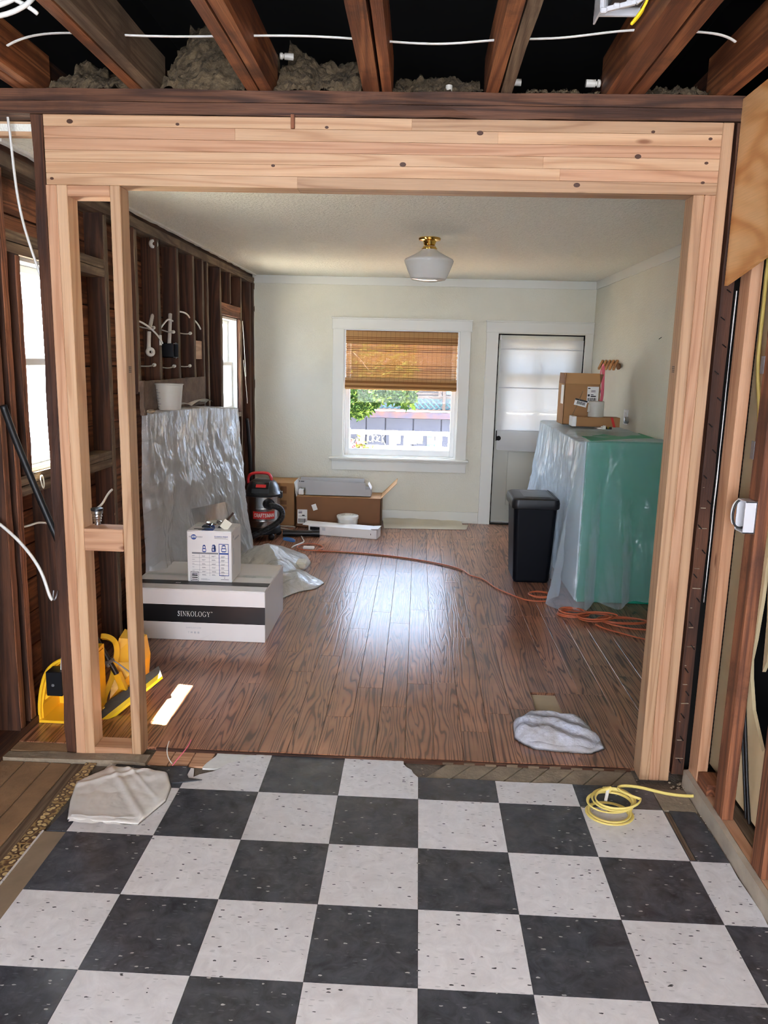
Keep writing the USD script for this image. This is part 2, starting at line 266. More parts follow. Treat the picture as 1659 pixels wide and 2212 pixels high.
n_ = {'g': ('geometry', {}), 'm': ('mapping', dict(scale=(16, 16, 16))), 'w': ('voronoi_texture', dict(scale=2.6, randomness=.9)), 'r': ('rgb_ramp', {'ramp': [(0, S(110, 76, 48)), (.14, S(206, 182, 126)), (.34, S(214, 190, 136)), (.42, S(70, 50, 36)), (.55, S(96, 68, 46)), (.75, S(180, 152, 100)), (.9, S(66, 48, 34))]}), 'p': ('principled_bsdf', dict(roughness=.35))}
mat('flowered_vinyl', n_, [('g.position', 'm.vector'), ('m.vector', 'w.vector'), ('w.distance', 'r.fac'), ('r.color', 'p.base_color')], 'p.BSDF')
# ---------------------------------------------------------------- the setting: floors
T = 0.3048
fl = thing('floor', 'brown wood-grain laminate plank floor of the far room', 'floor', (0, 2.7, 0), kind='structure')
obj('underlay', bx(-1.80, 1.72, .31, 5.32, -.06, -.003, 0), 'underlay_board', fl)
PW, X0 = .1235, -.057
prng = random.Random(5)
k0, k1 = int(math.floor((-1.70 - X0)/PW)), int(math.ceil((1.64 - X0)/PW))
for k in range(k0, k1):
    a, b = max(-1.70, X0 + k*PW), min(1.64, X0 + (k+1)*PW)
    if b - a < .01: continue
    hole = k == 5
    y = .292 + (0 if -1.1 < a < .9 else .0); end = 5.19
    cuts = [y]; c = y + (1.01 - y if hole or k in (6, 7) else prng.uniform(.25, 1.2))
    while c < end - .12: cuts.append(c); c += 1.215
    cuts.append(end)
    for i in range(len(cuts)-1):
        lo = cuts[i]
        if hole and i == 0: obj('plank', bx(a + .0006, b - .0006, lo, .73, -.004, .010, .0009), 'laminate', fl); continue
        obj('plank', bx(a + .0006, b - .0006, lo + .0004, cuts[i+1] - .0004, -.004, .010, .0009), 'laminate', fl)
obj('expansion_gap', bx(-1.80, -1.70, .31, 5.19, -.02, .004, 0), 'subfloor_dirt', fl)
kf = thing('floor_kitchen', 'kitchen floor of black and white checkered vinyl tiles over old boards', 'floor', (0, -2, 0), kind='structure')
obj('subfloor', bx(-1.80, 1.30, -4.5, .31, -.08, -.012, 0), 'subfloor_dirt', kf)
def wob(p, q, n, amp, seed):
    t = np.linspace(0, 1, n); p, q = np.array(p), np.array(q); d = q - p; nn = np.array([-d[1], d[0]])/np.linalg.norm(d)
    j = (meshkit.noise(np.c_[t*n*.9 + seed, t*0 + seed, t*0]) - .5)*2*amp; j[0] = j[-1] = 0
    return [tuple(x) for x in p + t[:, None]*d + j[:, None]*nn]
# what is left of the tiling: ragged along the doorway, straight along the walls
left = [(-1.219, -.62), (-1.219, -.31), (-1.290, -.31), (-1.262, -.0), (-1.245, .185), (-1.19, .181)]
torn = left + wob((-1.19, .172), (-.90, .150), 7, .006, 3) + wob((-.885, .085), (-.80, .155), 5, .01, 11)[0:] + wob((-.78, .20), (-.66, .292), 6, .012, 5) + [(-.63, .299), (-.075, .297)] + wob((-.06, .285), (-.02, .19), 5, .012, 8) + wob((.0, .158), (.87, .160), 12, .004, 9) + [(.9135, .150), (.9135, .0), (1.035, -.005), (1.045, -.14)] + wob((1.046, -.3), (1.046, -1.2), 12, .004, 4) + [(1.046, -4.4), (-1.219, -4.4)]
area = sg.Polygon(torn).buffer(0)
area = area.difference(sg.box(.918, -.30, .938, -.0))
for i in range(-6, 4):
    for j in range(-9, 1):
        g = .0005; cell = sg.box(i*T + g, j*T + g, (i+1)*T - g, (j+1)*T - g).intersection(area)
        if j <= -9 and abs(i) > 5: continue
        for q in getattr(cell, 'geoms', [cell]):
            if q.geom_type == 'Polygon' and q.area > 4e-4: obj('tile', poly(q, -.004, 0), 'black_tile' if (i + j) % 2 == 0 else 'white_tile', kf)
obj('gap_strip', bx(.920, .937, -.30, -.01, -.012, -.003, 0), 'grey_lumber_y', kf)
obj('torn_tile_scrap', poly(wob((-.955, .030), (-.895, .045), 4, .004, 2) + [(-.845, .063), (-.90, .072), (-.915, .10), (-.93, .16)] + wob((-1.0, .155), (-1.0, .05), 4, .004, 6), .0005, .0035), 'black_tile', kf)
# old boards laid bare on the left, the vinyl under the tiles, boards in the torn threshold
xs = [-1.80, -1.70, -1.595, -1.490, -1.400, -1.325]
for a, b, m in zip(xs[:-1], xs[1:], ('sub_board', 'sub_board', 'sub_board', 'sub_board', 'grey_lumber_y')):
    obj('subfloor_board', bx(a + .003, b - .003, -4.4, .150, -.012, -.003, .002), m, kf)
obj('old_vinyl_strip', poly(wob((-1.352, -4.4), (-1.345, .165), 70, .010, 21) + [(-1.30, .165)] + wob((-1.298, .1), (-1.305, -4.4), 40, .003, 22), -.003, .0015), 'flowered_vinyl', kf)
obj('vinyl_edge', poly([(-1.309, -4.4), (-1.301, -4.4), (-1.296, -.31), (-1.301, -.31)], .0, .004), 'white_tile', kf)
obj('hardboard_strip', bx(-1.300, -1.2195, -4.4, -.31, -.012, -.001, 0), 'hardboard', kf)
obj('hardboard_patch', bx(.918, 1.045, .003, .155, -.012, -.002, .001), 'dusty_board', kf)
for k in range(9):
    x = .02 + k*.105
    p = sg.Polygon([(x, .155), (x + .098, .155), (x + .098 + .11, .295), (x + .11, .295)]).intersection(sg.box(-.02, .150, .872, .291))
    if p.area > 1e-4: obj('threshold_board', poly(p, -.012, -.005), 'dusty_board', kf)
for k in range(3): obj('threshold_board', poly([(-1.10 + k*.085, .175), (-1.02 + k*.085, .175), (-1.02 + k*.085, .285), (-1.10 + k*.085, .285)], -.012, -.004), 'pink_lumber_x', kf)
obj('backer_patch', poly(wob((-.87, .16), (-.80, .165), 4, .004, 31) + [(-.74, .215), (-.66, .285), (-.64, .295)] + wob((-.84, .292), (-.87, .17), 5, .008, 33), -.010, -.002), 'gypsum', kf)
obj('threshold_strip', rough_box(-1.80, -1.10, .155, .213, -.012, .012, amp=.006, seed=3), 'dusty_board', kf)
obj('threshold_strip', rough_box(-1.80, -1.455, .222, .290, -.012, .008, amp=.003, seed=8), 'sub_board', kf)
obj('laminate_edge', rough_box(-1.10, .87, .283, .2915, -.010, .0075, amp=.003, seed=5), 'old_lumber_x', kf)
for k in range(9): obj('metal_clip', bx(.10 + k*.088, .145 + k*.088, .278, .2835, -.006, .004 + .002*(k % 2), .001), 'grey_lumber_x', kf)
plain('bark_knot', S(74, 44, 26), .6); plain('faded_ink', S(96, 80, 72), .7)
# ---------------------------------------------------------------- the setting: far room shell
def wall_with_holes(u0, u1, z0, z1, holes, place_fn):
    """a wall of plain boxes around its openings: place_fn(u0, u1, z0, z1) -> box"""
    us = sorted({u0, u1, *[h[0] for h in holes], *[h[1] for h in holes]}); ms = []
    for a, b in zip(us[:-1], us[1:]):
        hs = sorted([h for h in holes if h[0] <= a and h[1] >= b], key=lambda h: h[2]); z = z0
        for h in hs:
            if h[2] > z: ms.append(place_fn(a, b, z, h[2]))
            z = h[3]
        if z < z1: ms.append(place_fn(a, b, z, z1))
    return cat_(ms)
WIN = (-.795, .345, .665, 1.925); DOOR = (.719, 1.562, -.01, 1.912)
wb = thing('wall_back', 'far white plaster wall with the window and the door', 'wall', (0, 5.2, 0), kind='structure')
obj('plaster', wall_with_holes(-1.80, 1.72, -.05, 2.44, [WIN, DOOR], lambda a, b, c, d: bx(a, b, 5.195, 5.33, c, d, 0)), 'plaster', wb)
obj('picture_rail', bx(-1.69, 1.64, 5.186, 5.196, 2.343, 2.42, .003), 'trim_paint', wb)
obj('corner_strip', bx(-1.70, -1.685, 5.165, 5.20, .0, 2.36, .002), 'trim_paint', wb)
for a, b in ((-1.69, .60),): tag(obj('baseboard_back', cat_([bx(a, b, 5.180, 5.196, .010, .125, .003), bx(a, b, 5.174, 5.196, .010, .030, .003)]), 'trim_paint'), 'low white painted baseboard along the far wall', 'baseboard', kind='structure')
wr = thing('wall_right', 'right white plaster wall of the far room', 'wall', (1.68, 2.7, 0), kind='structure')
obj('plaster', bx(1.64, 1.72, .306, 5.33, -.05, 2.44, 0), 'plaster', wr); obj('picture_rail', bx(1.631, 1.641, .31, 5.19, 2.343, 2.42, .003), 'trim_paint', wr)
obj('nail', bar((1.642, 2.985, 1.835), (1.622, 2.985, 1.82), .004, .004), 'tar_paper', wr)
obj('end_return', bx(1.0, 1.72, .306, .33, -.05, 2.44, 0), 'dark_void', wr)  # near-black to stand in for shade in the gap beside the old stud
ce = obj('ceiling', bx(-1.665, 1.72, .306, 5.33, 2.42, 2.445, 0), 'popcorn', label='white popcorn-textured ceiling of the far room', cat='ceiling', kind='structure')
# window on the far wall
w = thing('window_1', 'large white-cased window in the far wall behind a bamboo shade', 'window', (-.22, 5.2, .66), kind='structure')
a, b, c, d = WIN
obj('casing', bx(-.905, a, 5.172, 5.196, .66, 1.925, .003), 'trim_paint', w); obj('casing', bx(b, .452, 5.172, 5.196, .66, 1.925, .003), 'trim_paint', w)
obj('head_casing', cat_([bx(-.912, .462, 5.168, 5.196, 1.925, 2.030, .003), bx(-.918, .468, 5.160, 5.196, 2.020, 2.036, .003), bx(-.915, .465, 5.163, 5.196, 1.920, 1.930, .002)]), 'trim_paint', w)
obj('stool', cat_([bx(-.935, .478, 5.135, 5.215, .637, .662, .005)]), 'trim_paint', w); obj('apron', cat_([bx(-.905, .455, 5.175, 5.196, .525, .637, .003), bx(-.910, .460, 5.165, 5.196, .618, .637, .004)]), 'trim_paint', w)
obj('jamb', cat_([bx(a - .001, a + .018, 5.19, 5.33, c, d, 0), bx(b - .018, b + .001, 5.19, 5.33, c, d, 0), bx(a + .018, b - .018, 5.193, 5.329, d - .018, d, 0), bx(a + .018, b - .018, 5.193, 5.329, c - .01, c + .012, 0)]), 'white_frame', w)
a, b, c, d = a + .018, b - .018, c + .012, d - .018; mz = 1.42
sl = obj('sash', cat_([bx(a, a + .045, 5.225, 5.26, c, mz, .004), bx(b - .045, b, 5.225, 5.26, c, mz, .004), bx(a + .044, b - .044, 5.227, 5.258, c, c + .065, .003), bx(a + .044, b - .044, 5.227, 5.258, mz - .03, mz + .012, .003)]), 'white_frame', w)
obj('pane', bx(a + .04, b - .04, 5.243, 5.247, c + .06, mz - .028, 0), 'pane_glass', sl)
su = obj('sash', cat_([bx(a, a + .045, 5.27, 5.305, mz, d, .004), bx(b - .045, b, 5.27, 5.305, mz, d, .004), bx(a + .044, b - .044, 5.272, 5.303, d - .05, d, .003), bx(a + .044, b - .044, 5.272, 5.303, mz - .02, mz + .02, .003)]), 'white_frame', w)
obj('pane', bx(a + .04, b - .04, 5.286, 5.290, mz + .02, d - .045, 0), 'pane_glass', su)
# door
dr = thing('door_1', 'grey-white half-glazed entry door in the far right corner', 'door', (1.14, 5.2, 0), kind='structure')
obj('casing', bx(.602, .719, 5.170, 5.196, .0, 1.925, .003), 'trim_paint', dr); obj('casing', bx(1.562, 1.639, 5.170, 5.196, .0, 1.925, .003), 'trim_paint', dr)
obj('head_casing', cat_([bx(.598, 1.639, 5.166, 5.196, 1.925, 2.030, .003), bx(.592, 1.639, 5.158, 5.196, 2.020, 2.036, .003), bx(.597, 1.639, 5.163, 5.196, 1.920, 1.930, .002)]), 'trim_paint', dr)
obj('door_sill', bx(.719, 1.562, 5.18, 5.33, -.01, .022, .003), 'dark_void', dr)
obj('jamb', cat_([bx(.7185, .7308, 5.2, 5.33, 0, 1.912, 0), bx(1.5530, 1.5625, 5.2, 5.33, 0, 1.912, 0), bx(.719, 1.562, 5.2, 5.33, 1.901, 1.913, 0)]), 'tar_paper', dr)  # jamb coloured dark to stand in for the shaded gap round the door
gx = (.835, 1.115, 1.165, 1.455); gz = (.93, 1.35, 1.43, 1.80)
holes = [(gx[0], gx[1], gz[0], gz[1]), (gx[2], gx[3], gz[0], gz[1]), (gx[0], gx[1], gz[2], gz[3]), (gx[2], gx[3], gz[2], gz[3])]
holes = [(.835, 1.455, .93, 1.80)]
sb = obj('door_slab', wall_with_holes(.732, 1.552, .03, 1.90, holes + [(.83, 1.46, .16, .80)], lambda a, b, c, d: bx(a, b, 5.225, 5.262, c, d, 0)), 'door_paint', dr)
obj('panel', cat_([bx(.82, 1.47, 5.236, 5.252, .15, .81, .002), bx(.875, 1.415, 5.229, 5.252, .205, .755, .012)]), 'door_paint', sb)
obj('muntin', bx(1.115, 1.170, 5.228, 5.258, .93, 1.80, .004), 'door_paint', sb); obj('muntin', bx(.835, 1.455, 5.229, 5.257, 1.475, 1.55, .004), 'door_paint', sb)
obj('pane', bx(.833, 1.457, 5.241, 5.245, .93, 1.80, 0), 'pane_glass', sb)
hd = obj('lock_plate', bx(.745, .790, 5.214, 5.226, .86, 1.02, .004), 'tar_paper', dr); 
obj('door_knob', lathe([(0, .055), (.018, .052), (.026, .038), (.022, .022), (.011, .015), (.011, 0)], 20, (0, 0, 0)).apply_transform(trimesh.transformations.rotation_matrix(math.pi/2, [1, 0, 0])).apply_translation([.768, 5.216, .89]), 'tar_paper', dr, smooth=40)
# ---------------------------------------------------------------- left wall: bare studs and sheathing boards, two windows
XI, XO = -1.690, -1.790
wl = thing('wall_left', 'left wall stripped to dark old studs and sheathing boards', 'wall', (-1.75, 1, 0), kind='structure')
LW = [(.55, 1.085, 1.115, 2.02), (3.905, 4.565, 1.13, 1.965)]
obj('tar_paper', wall_with_holes(-4.5, 5.33, -.1, 3.0, LW, lambda a, b, c, d: bx(XO - .055, XO - .035, a, b, c, d, 0)), 'tar_paper', wl)  # unseen backing layer, keeps daylight out of the gaps between boards
z = -.02; i = 0
while z < 2.5:
    z1 = z + .158; spans = [(-4.5, 5.2)]
    for h in LW:
        if z1 > h[2] + .01 and z < h[3] - .01:
            spans = [s for p in spans for s in ((p[0], min(p[1], h[0])), (max(p[0], h[1]), p[1])) if s[1] - s[0] > .02]
    for s in spans:
        cutp = [s[0], *[c for c in ([.36, 2.70] if i % 2 else [1.46, 3.85]) if s[0] + .2 < c < s[1] - .2], s[1]]
        for p, q in zip(cutp[:-1], cutp[1:]): obj('sheathing_board', rough_box(XO - .026, XO - .002, p + .002, q - .002, z + .004, z1 - .003, seg=.5, amp=.0035, seed=i), 'old_red_lumber_y', wl)
    z = z1; i += 1
def stud(y, z0=.045, z1=2.335, t=.044, m='old_lumber_z', amp=.0035):
    s = obj('stud', rough_box(XO, XI - .001, y - t/2, y + t/2, z0, z1, amp=amp, seed=y*7), m, wl)
    if y > -.2: obj('worn_edge', rough_box(XI - .004, XI + .0025, y - t*.44, y + t*.44, z0 + .01, z1 - .01, amp=.002, seed=y*9, seg=.06), 'grey_lumber_z' if y > 1.3 else 'old_red_lumber_z', s)  # weathered inner edge, paler from plaster residue and painted-in room light
    return s
for y in (-3.7, -3.3, -2.9, -2.5, -2.1, -1.7, -1.3, -.9, -.5, -.1, .02): stud(y)
for y in (.335, .425, 1.462, 3.459, 3.86, 4.61): stud(y)
for y in (1.905, 2.301, 2.700, 3.075): stud(y, 1.40)
stud(3.326); stud(.530, 1.115, 2.02, .036); stud(1.100, 1.115, 2.02, .030, 'grey_lumber_z')
stud(4.20, 2.07, t=.036); stud(3.895, 1.13, 1.965, .03); stud(4.575, 1.13, 1.965, .02)
obj('corner_post', rough_box(XO, XI, 4.98, 5.05, .045, 2.335, seed=91), 'old_lumber_z', wl); obj('corner_post', rough_box(XO, XI + .004, 5.10, 5.19, .045, 2.335, seed=95), 'old_lumber_z', wl)
for y in (.75, 1.0): stud(y, .045, 1.03, t=.04)
stud(4.2, .045, 1.04, t=.04)
obj('sole_plate', rough_box(XO, XI + .002, -4.4, 5.19, -.01, .045, seed=4), 'old_lumber_y', wl)
obj('top_plate', rough_box(XO, XI + .004, -4.4, 5.19, 2.335, 2.388, seed=9), 'grey_lumber_y', wl); obj('top_plate', rough_box(XO, XI - .012, -4.4, 5.19, 2.390, 2.46, seed=12), 'old_lumber_y', wl)
obj('plaster_edge', poly(wob((-1.682, .4), (-1.676, 5.15), 60, .010, 44) + [(-1.655, 5.15), (-1.655, .4)], 2.408, 2.4205), 'gypsum', wl)
for y0_, y1_, za, zb in ((.447, 1.44, 2.015, 2.057), (.447, 1.44, 2.060, 2.103), (.447, 1.44, 1.030, 1.072), (.447, 1.44, 1.075, 1.114)):
    obj('blocking', rough_box(XO, XI - .002, y0_, y1_, za, zb, seed=za*10), 'grey_lumber_y', wl)
for za, zb in ((1.972, 2.018), (2.021, 2.068)): obj('blocking', rough_box(XO, XI - .002, 3.882, 4.588, za, zb, seed=za*10), 'old_red_lumber_y', wl)
obj('blocking', rough_box(XO, XI - .002, 3.882, 4.588, 1.085, 1.128, seed=5), 'grey_lumber_y', wl)
obj('backing_block', rough_box(XO + .01, XI - .01, 3.098, 3.303, 1.605, 1.738, amp=.002), 'tan_lumber_y', wl)
# windows in the left wall
for k, (h, lab) in enumerate(zip(LW, ('narrow glaring window seen left of the new lumber posts', 'narrow glaring window in the bare wall beside the far corner'))):
    w = thing(f'window_{k+2}', lab, 'window', (-1.8, h[0], h[2]), kind='structure'); ya, yb, za, zb = h; xo = XO - .05; mz = za + .51*(zb - za) + .01
    obj('jamb', cat_([bx(xo, XO + .07, ya, ya + .014, za, zb, 0), bx(xo, XO + .07, yb - .014, yb, za, zb, 0), bx(xo + .002, XO + .068, ya + .014, yb - .014, zb - .02, zb, 0), bx(xo + .002, XO + .075, ya + .014, yb - .014, za - .002, za + .018, 0)]), 'white_frame', w)
    for nm, z0_, z1_, x0_ in (('sash', za + .018, mz + .014, XO - .005), ('sash', mz - .014, zb - .02, XO - .04)):
        ya2, yb2 = ya + .014, yb - .014
        s = obj(nm, cat_([bx(x0_, x0_ + .032, ya2, ya2 + .036, z0_, z1_, .003), bx(x0_, x0_ + .032, yb2 - .036, yb2, z0_, z1_, .003), bx(x0_ + .002, x0_ + .03, ya2 + .035, yb2 - .035, z0_, z0_ + .038, .002), bx(x0_ + .002, x0_ + .03, ya2 + .035, yb2 - .035, z1_ - .032, z1_, .002)]), 'white_frame', w)
        obj('pane', bx(x0_ + .014, x0_ + .018, ya2 + .03, yb2 - .03, z0_ + .03, z1_ - .03, 0), 'pane_glass', s)
# ---------------------------------------------------------------- framed opening between kitchen and far room
Y0, Y1 = .215, .304
wm = thing('wall_middle', 'framed wide opening of new lumber and an old top plate', 'wall', (0, .26, 0), kind='structure')
ob = obj('header_beam', bx(-1.400, .958, Y0 + .004, Y1 - .002, 2.224, 2.450, 0), 'tan_lumber_x', wm)
lam = random.Random(3)
for k in range(6):                                                # glued laminations, each jointed end to end
    za, zb = 2.220 + k*.0391, 2.220 + (k+1)*.0391 - .0006
    cuts = [-1.405, *{0: [-.50], 1: [.42], 2: [.36], 3: [], 4: [-.72, .2], 5: [-.1]}[5-k if False else k], .963]
    for j, (p, q) in enumerate(zip(cuts[:-1], cuts[1:])):
        m = 'pink_lumber_x' if (k, j) in ((3, 0), (1, 1), (4, 0)) else ('tan_lumber_x' if (k, j) in ((0, 1), (5, 1)) else 'new_lumber_x')
        obj('lamination', bx(p, q, Y0 - lam.uniform(0, .0008), Y1, za, zb, .0008), m, ob)
for x0_, x1_, z0_, z1_, m in ((-1.410, -1.3715, 0, 2.220, 'pink_lumber_z'), (-1.371, -1.3325, 0, 2.220, 'new_lumber_z'), (-1.1765, -1.1395, 0, 2.220, 'tan_lumber_z'), (.886, .9245, 0, 2.220, 'tan_lumber_z'), (.925, .9635, 0, 2.220, 'pink_lumber_z'), (.9640, 1.0025, 0, 2.455, 'tan_lumber_z')):
    obj('stud', bx(x0_, x1_, Y0 + lam.uniform(-.001, .001), Y1, z0_, z1_, .0025), m, wm)
obj('stud', rough_box(-1.455, -1.413, Y0 + .01, Y1, -.005, 2.455, amp=.004, seed=61), 'old_red_lumber_z' if False else 'old_lumber_z', wm)
obj('stud', rough_box(1.014, 1.058, Y0 + .004, Y1, .03, 2.455, amp=.003, seed=67), 'old_lumber_z', wm)
obj('block', bx(-1.332, -1.177, Y0 + .001, Y1, 2.181, 2.2195, .002), 'pink_lumber_x', wm); obj('block', bx(-1.332, -1.177, Y0 - .003, Y0 + .0865, .8705, .9595, .0025), 'pink_lumber_x', wm)
obj('bottom_plate', bx(-1.332, -1.177, Y0, Y1, .0, .0395, .002), 'pink_lumber_x', wm)
for z0_, z1_, s in ((2.4565, 2.496, 5), (2.498, 2.538, 8)): obj('top_plate', rough_box(-1.80, 1.10, Y0 - .004, Y1 + .002, z0_, z1_, amp=.003, seed=s), 'plate_lumber_x', wm)
obj('nailer', bx(-1.80, -1.40, Y1 + .004, Y1 + .040, 2.405, 2.455, .002), 'new_lumber_x', wm)
for k in range(22): z = .1 + k*.095; obj('lath_nail', bar((1.030 + .012*math.sin(k*3), Y0 + .006, z), (1.030 + .012*math.sin(k*3) + .008, Y0 - .014, z - .012), .003, .003, b=0), 'tar_paper', wm)
for k in range(15): z = .10 + k*.078; obj('plaster_line', rough_box(1.020, 1.050 - .012*(k % 3), Y0 - .001, Y0 + .006, z, z + .0022, amp=.001, seed=k), 'dust', wm)
for k, (x, z) in enumerate([(-1.309, 2.431), (-.924, 2.426), (-.397, 2.422), (.137, 2.41), (.729, 2.421), (.925, 2.401), (.684, 2.341), (.919, 2.323), (.913, 2.259), (-.128, 2.304), (-1.384, 2.24), (-.586, 2.294), (.481, 2.245)]):
    obj('knot', poly(ell_ := sg.Point(0, 0).buffer(.0045 + .003*(k % 3 == 0), 6), 0, .0012).apply_scale([1.5, 1, 1]).apply_transform(np.array([[1, 0, 0, x], [0, 0, -1, Y0 - .0006], [0, 1, 0, z], [0, 0, 0, 1.]])), 'bark_knot', ob)
obj('hanging_splinter', rough_box(-.522, -.508, Y0 - .012, Y0 - .002, 2.415, 2.46, amp=.002, seed=4, seg=.015), 'old_red_lumber_z', wm)
st_ = lambda x, z, w_, h_: cat_([facing(rect(x + .001 + (k % 3)*w_/3, x + (k % 3)*w_/3 + w_/4, z - (k//3)*h_/4 - h_/6, z - (k//3)*h_/4, .0004), (0, Y0 - .0016, 0)) for k in range(12)])
obj('grade_stamp', cat_([rect(.01 + .010*(k % 3), .017 + .010*(k % 3), .004*(k//3)*1.6, .004*(k//3)*1.6 + .0042, .0004) for k in range(12)]).apply_transform(np.array([[0, 0, 1, -1.1390], [1, 0, 0, Y0 + .012], [0, 1, 0, 1.56], [0, 0, 0, 1.]])), 'faded_ink', wm)
obj('grade_stamp', cat_([rect(.01 + .010*(k % 3), .017 + .010*(k % 3), .004*(k//3)*1.6, .004*(k//3)*1.6 + .0042, .0004) for k in range(12)]).apply_transform(np.array([[0, 0, -1, .8855], [1, 0, 0, Y0 + .022], [0, 1, 0, 1.61], [0, 0, 0, 1.]])), 'faded_ink', wm)
# ---------------------------------------------------------------- kitchen ceiling joists, attic
ck = thing('ceiling_kitchen', 'open kitchen ceiling of old joists under a dark attic', 'ceiling', (0, -1, 2.6), kind='structure')
ZJ = 2.5385
for x0_, x1_, h, m in ((-1.505, -1.465, .14, 'old_red_lumber_y'), (-1.460, -1.420, .14, 'old_red_lumber_y'), (-1.088, -1.048, .145, 'old_red_lumber_y'), (-1.040, -.998, .14, 'grey_lumber_y'), (-.676, -.637, .14, 'old_red_lumber_y'), (-.630, -.589, .15, 'old_red_lumber_y'),
                     (-.272, -.216, .145, 'old_red_lumber_y'), (-.206, -.172, .14, 'old_red_lumber_y'), (.150, .194, .145, 'old_red_lumber_y'), (.200, .238, .11, 'grey_lumber_y'), (.558, .632, .145, 'old_red_lumber_y'), (.640, .690, .10, 'old_red_lumber_y'), (.925, .985, .145, 'old_red_lumber_y')):
    obj('joist', rough_box(x0_, x1_, -4.45, Y1 + (.02 if x1_ - x0_ < .05 else .0), ZJ, ZJ + h, seg=.25, amp=.0025, seed=x0_*50), 'joist_lumber_y' if 'red' in m else m, ck)
for x in (-1.46, -1.05, -.63, -.21, .20, .61, .98): obj('rafter_tie', rough_box(x - .02, x + .02, Y1 + .03, 5.2, 2.55, 2.68, seg=1.0, seed=x*9), 'old_lumber_y', ck)
rf = thing('roof', 'dark attic under the roof boards', 'roof', (0, 0, 3.6), kind='structure')
obj('roof_boards', bx(-2.46, 2.4, -4.7, 5.5, 3.75, 3.80, 0), 'dark_void', rf)  # near-black colour stands in for the unlit attic
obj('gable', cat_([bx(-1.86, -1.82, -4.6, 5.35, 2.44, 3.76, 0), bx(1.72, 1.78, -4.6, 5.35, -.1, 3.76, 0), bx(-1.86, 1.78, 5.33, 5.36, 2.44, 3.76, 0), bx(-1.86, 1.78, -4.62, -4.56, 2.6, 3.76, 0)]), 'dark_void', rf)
obj('eave', cat_([bx(-2.14, -1.84, -4.6, 5.5, 2.36, 2.40, 0), bx(-2.75, -1.84, 3.55, 5.3, 2.34, 2.36, 0)]), 'white_frame', rf)  # out of view, sized to cut off the sun at the left windows
# ---------------------------------------------------------------- kitchen walls
kb = thing('wall_kitchen_back', 'unseen white kitchen wall behind the viewpoint, wide opening placed to light the kitchen', 'wall', (0, -4.5, 0), kind='structure')
obj('plaster', wall_with_holes(-1.86, 1.72, -.1, 2.7, [(-1.4, .8, .70, 2.20)], lambda a, b, c, d: bx(a, b, -4.58, -4.46, c, d, 0)), 'plaster', kb)  # unseen wall, opening placed to let light into the kitchen
obj('casing', cat_([bx(-1.5, -1.4, -4.46, -4.44, .6, 2.3, .002), bx(.8, .9, -4.46, -4.44, .6, 2.3, .002), bx(-1.4, .8, -4.46, -4.44, 2.2, 2.3, .002), bx(-1.4, .8, -4.46, -4.44, .6, .7, .002), bx(-.33, -.27, -4.56, -4.52, .7, 2.2, .002)]), 'trim_paint', kb)
kr = thing('wall_kitchen_right', 'right kitchen wall of bare studs with torn cream drywall behind', 'wall', (1.1, -2, 0), kind='structure')
XR = 1.070
for y0_, y1_, m, xo in ((.110, .200, 'pink_lumber_z', .040), (-.150, -.070, 'old_red_lumber_z', .040), (-.475, -.395, 'old_red_lumber_z', .042), (-.90, -.81, 'old_red_lumber_z', .04), (-1.3, -1.21, 'old_red_lumber_z', .04), (-1.7, -1.61, 'old_red_lumber_z', .04), (-2.1, -2.01, 'old_red_lumber_z', .04), (-2.6, -2.5, 'old_red_lumber_z', .04), (-3.2, -3.1, 'old_red_lumber_z', .04), (-3.8, -3.7, 'old_red_lumber_z', .04)):
    obj('stud', bx(XR, XR + xo, y0_, y1_, .062, 2.54, .002), m, kr)
hole = sg.Polygon([(-.365, 1.02), (-.20, .97), (-.155, .80), (-.16, .66), (-.13, .60), (-.115, .80), (-.075, 1.0), (-.070, .85), (-.055, .70), (-.04, .62), (-.055, .56), (-.10, .46), (-.16, .40), (-.20, .36), (-.235, .40), (-.27, .46), (-.30, .48), (-.365, .56)])
hole = hole.buffer(.004)
sh = sg.box(-4.4, .085, .215, 2.55).difference(hole).difference(sg.box(-.33, 1.66, -.14, 1.95)).difference(sg.Polygon([(.05, .06), (.05, .2), (-.02, .16), (-.05, .06)]))
obj('drywall', looking_left(trimesh.creation.extrude_polygon(affinity.scale(sh, -1, 1, origin=(0, 0)), .012, engine='earcut'), (1.168, 0, 0)), 'cream_drywall', kr)
obj('void_lining', bx(1.42, 1.44, -4.5, .30, -.1, 2.6, 0), 'tar_paper', kr)  # dark panel stands in for the unlit space behind the torn drywall
for k in range(3): obj('void_board', bar((1.40, .05, .20 + k*.13), (1.30, -.75, .30 + k*.13), .11, .02), 'grey_lumber_y', kr)
obj('paper_flap', sheet(lambda u, v: np.stack([1.150 - .02*np.sin(v*3), -.285 - .09*u + .02*v, .47 + .13*u - .12*v*(1 - .4*u)], -1), 8, 8), 'gypsum', kr)
obj('paper_flap', sheet(lambda u, v: np.stack([1.152 - .022*np.sin(v*3), -.055 - .03*u*np.sin(v*3.1), .58 + .34*v + .02*np.sin(9*v)], -1), 4, 16), 'gypsum', kr)
obj('paper_flap', sheet(lambda u, v: np.stack([1.146 - .03*u, -.36 + .06*u, 1.03 - .07*v*(.5 + .5*np.sin(u*6))], -1), 8, 5), 'gypsum', kr)
obj('base_board', rough_box(XR - .020, XR, -4.4, .200, -.01, .062, amp=.004, seed=71), 'pale_board', kr)
for x0_, x1_, s in ((XR + .002, XR + .045, 73), (XR + .048, XR + .092, 75)): obj('sole_plate', rough_box(x0_, x1_, -4.4, .205, .0, .060, amp=.003, seed=s), 'pink_lumber_y' if s == 73 else 'grey_lumber_y', kr)
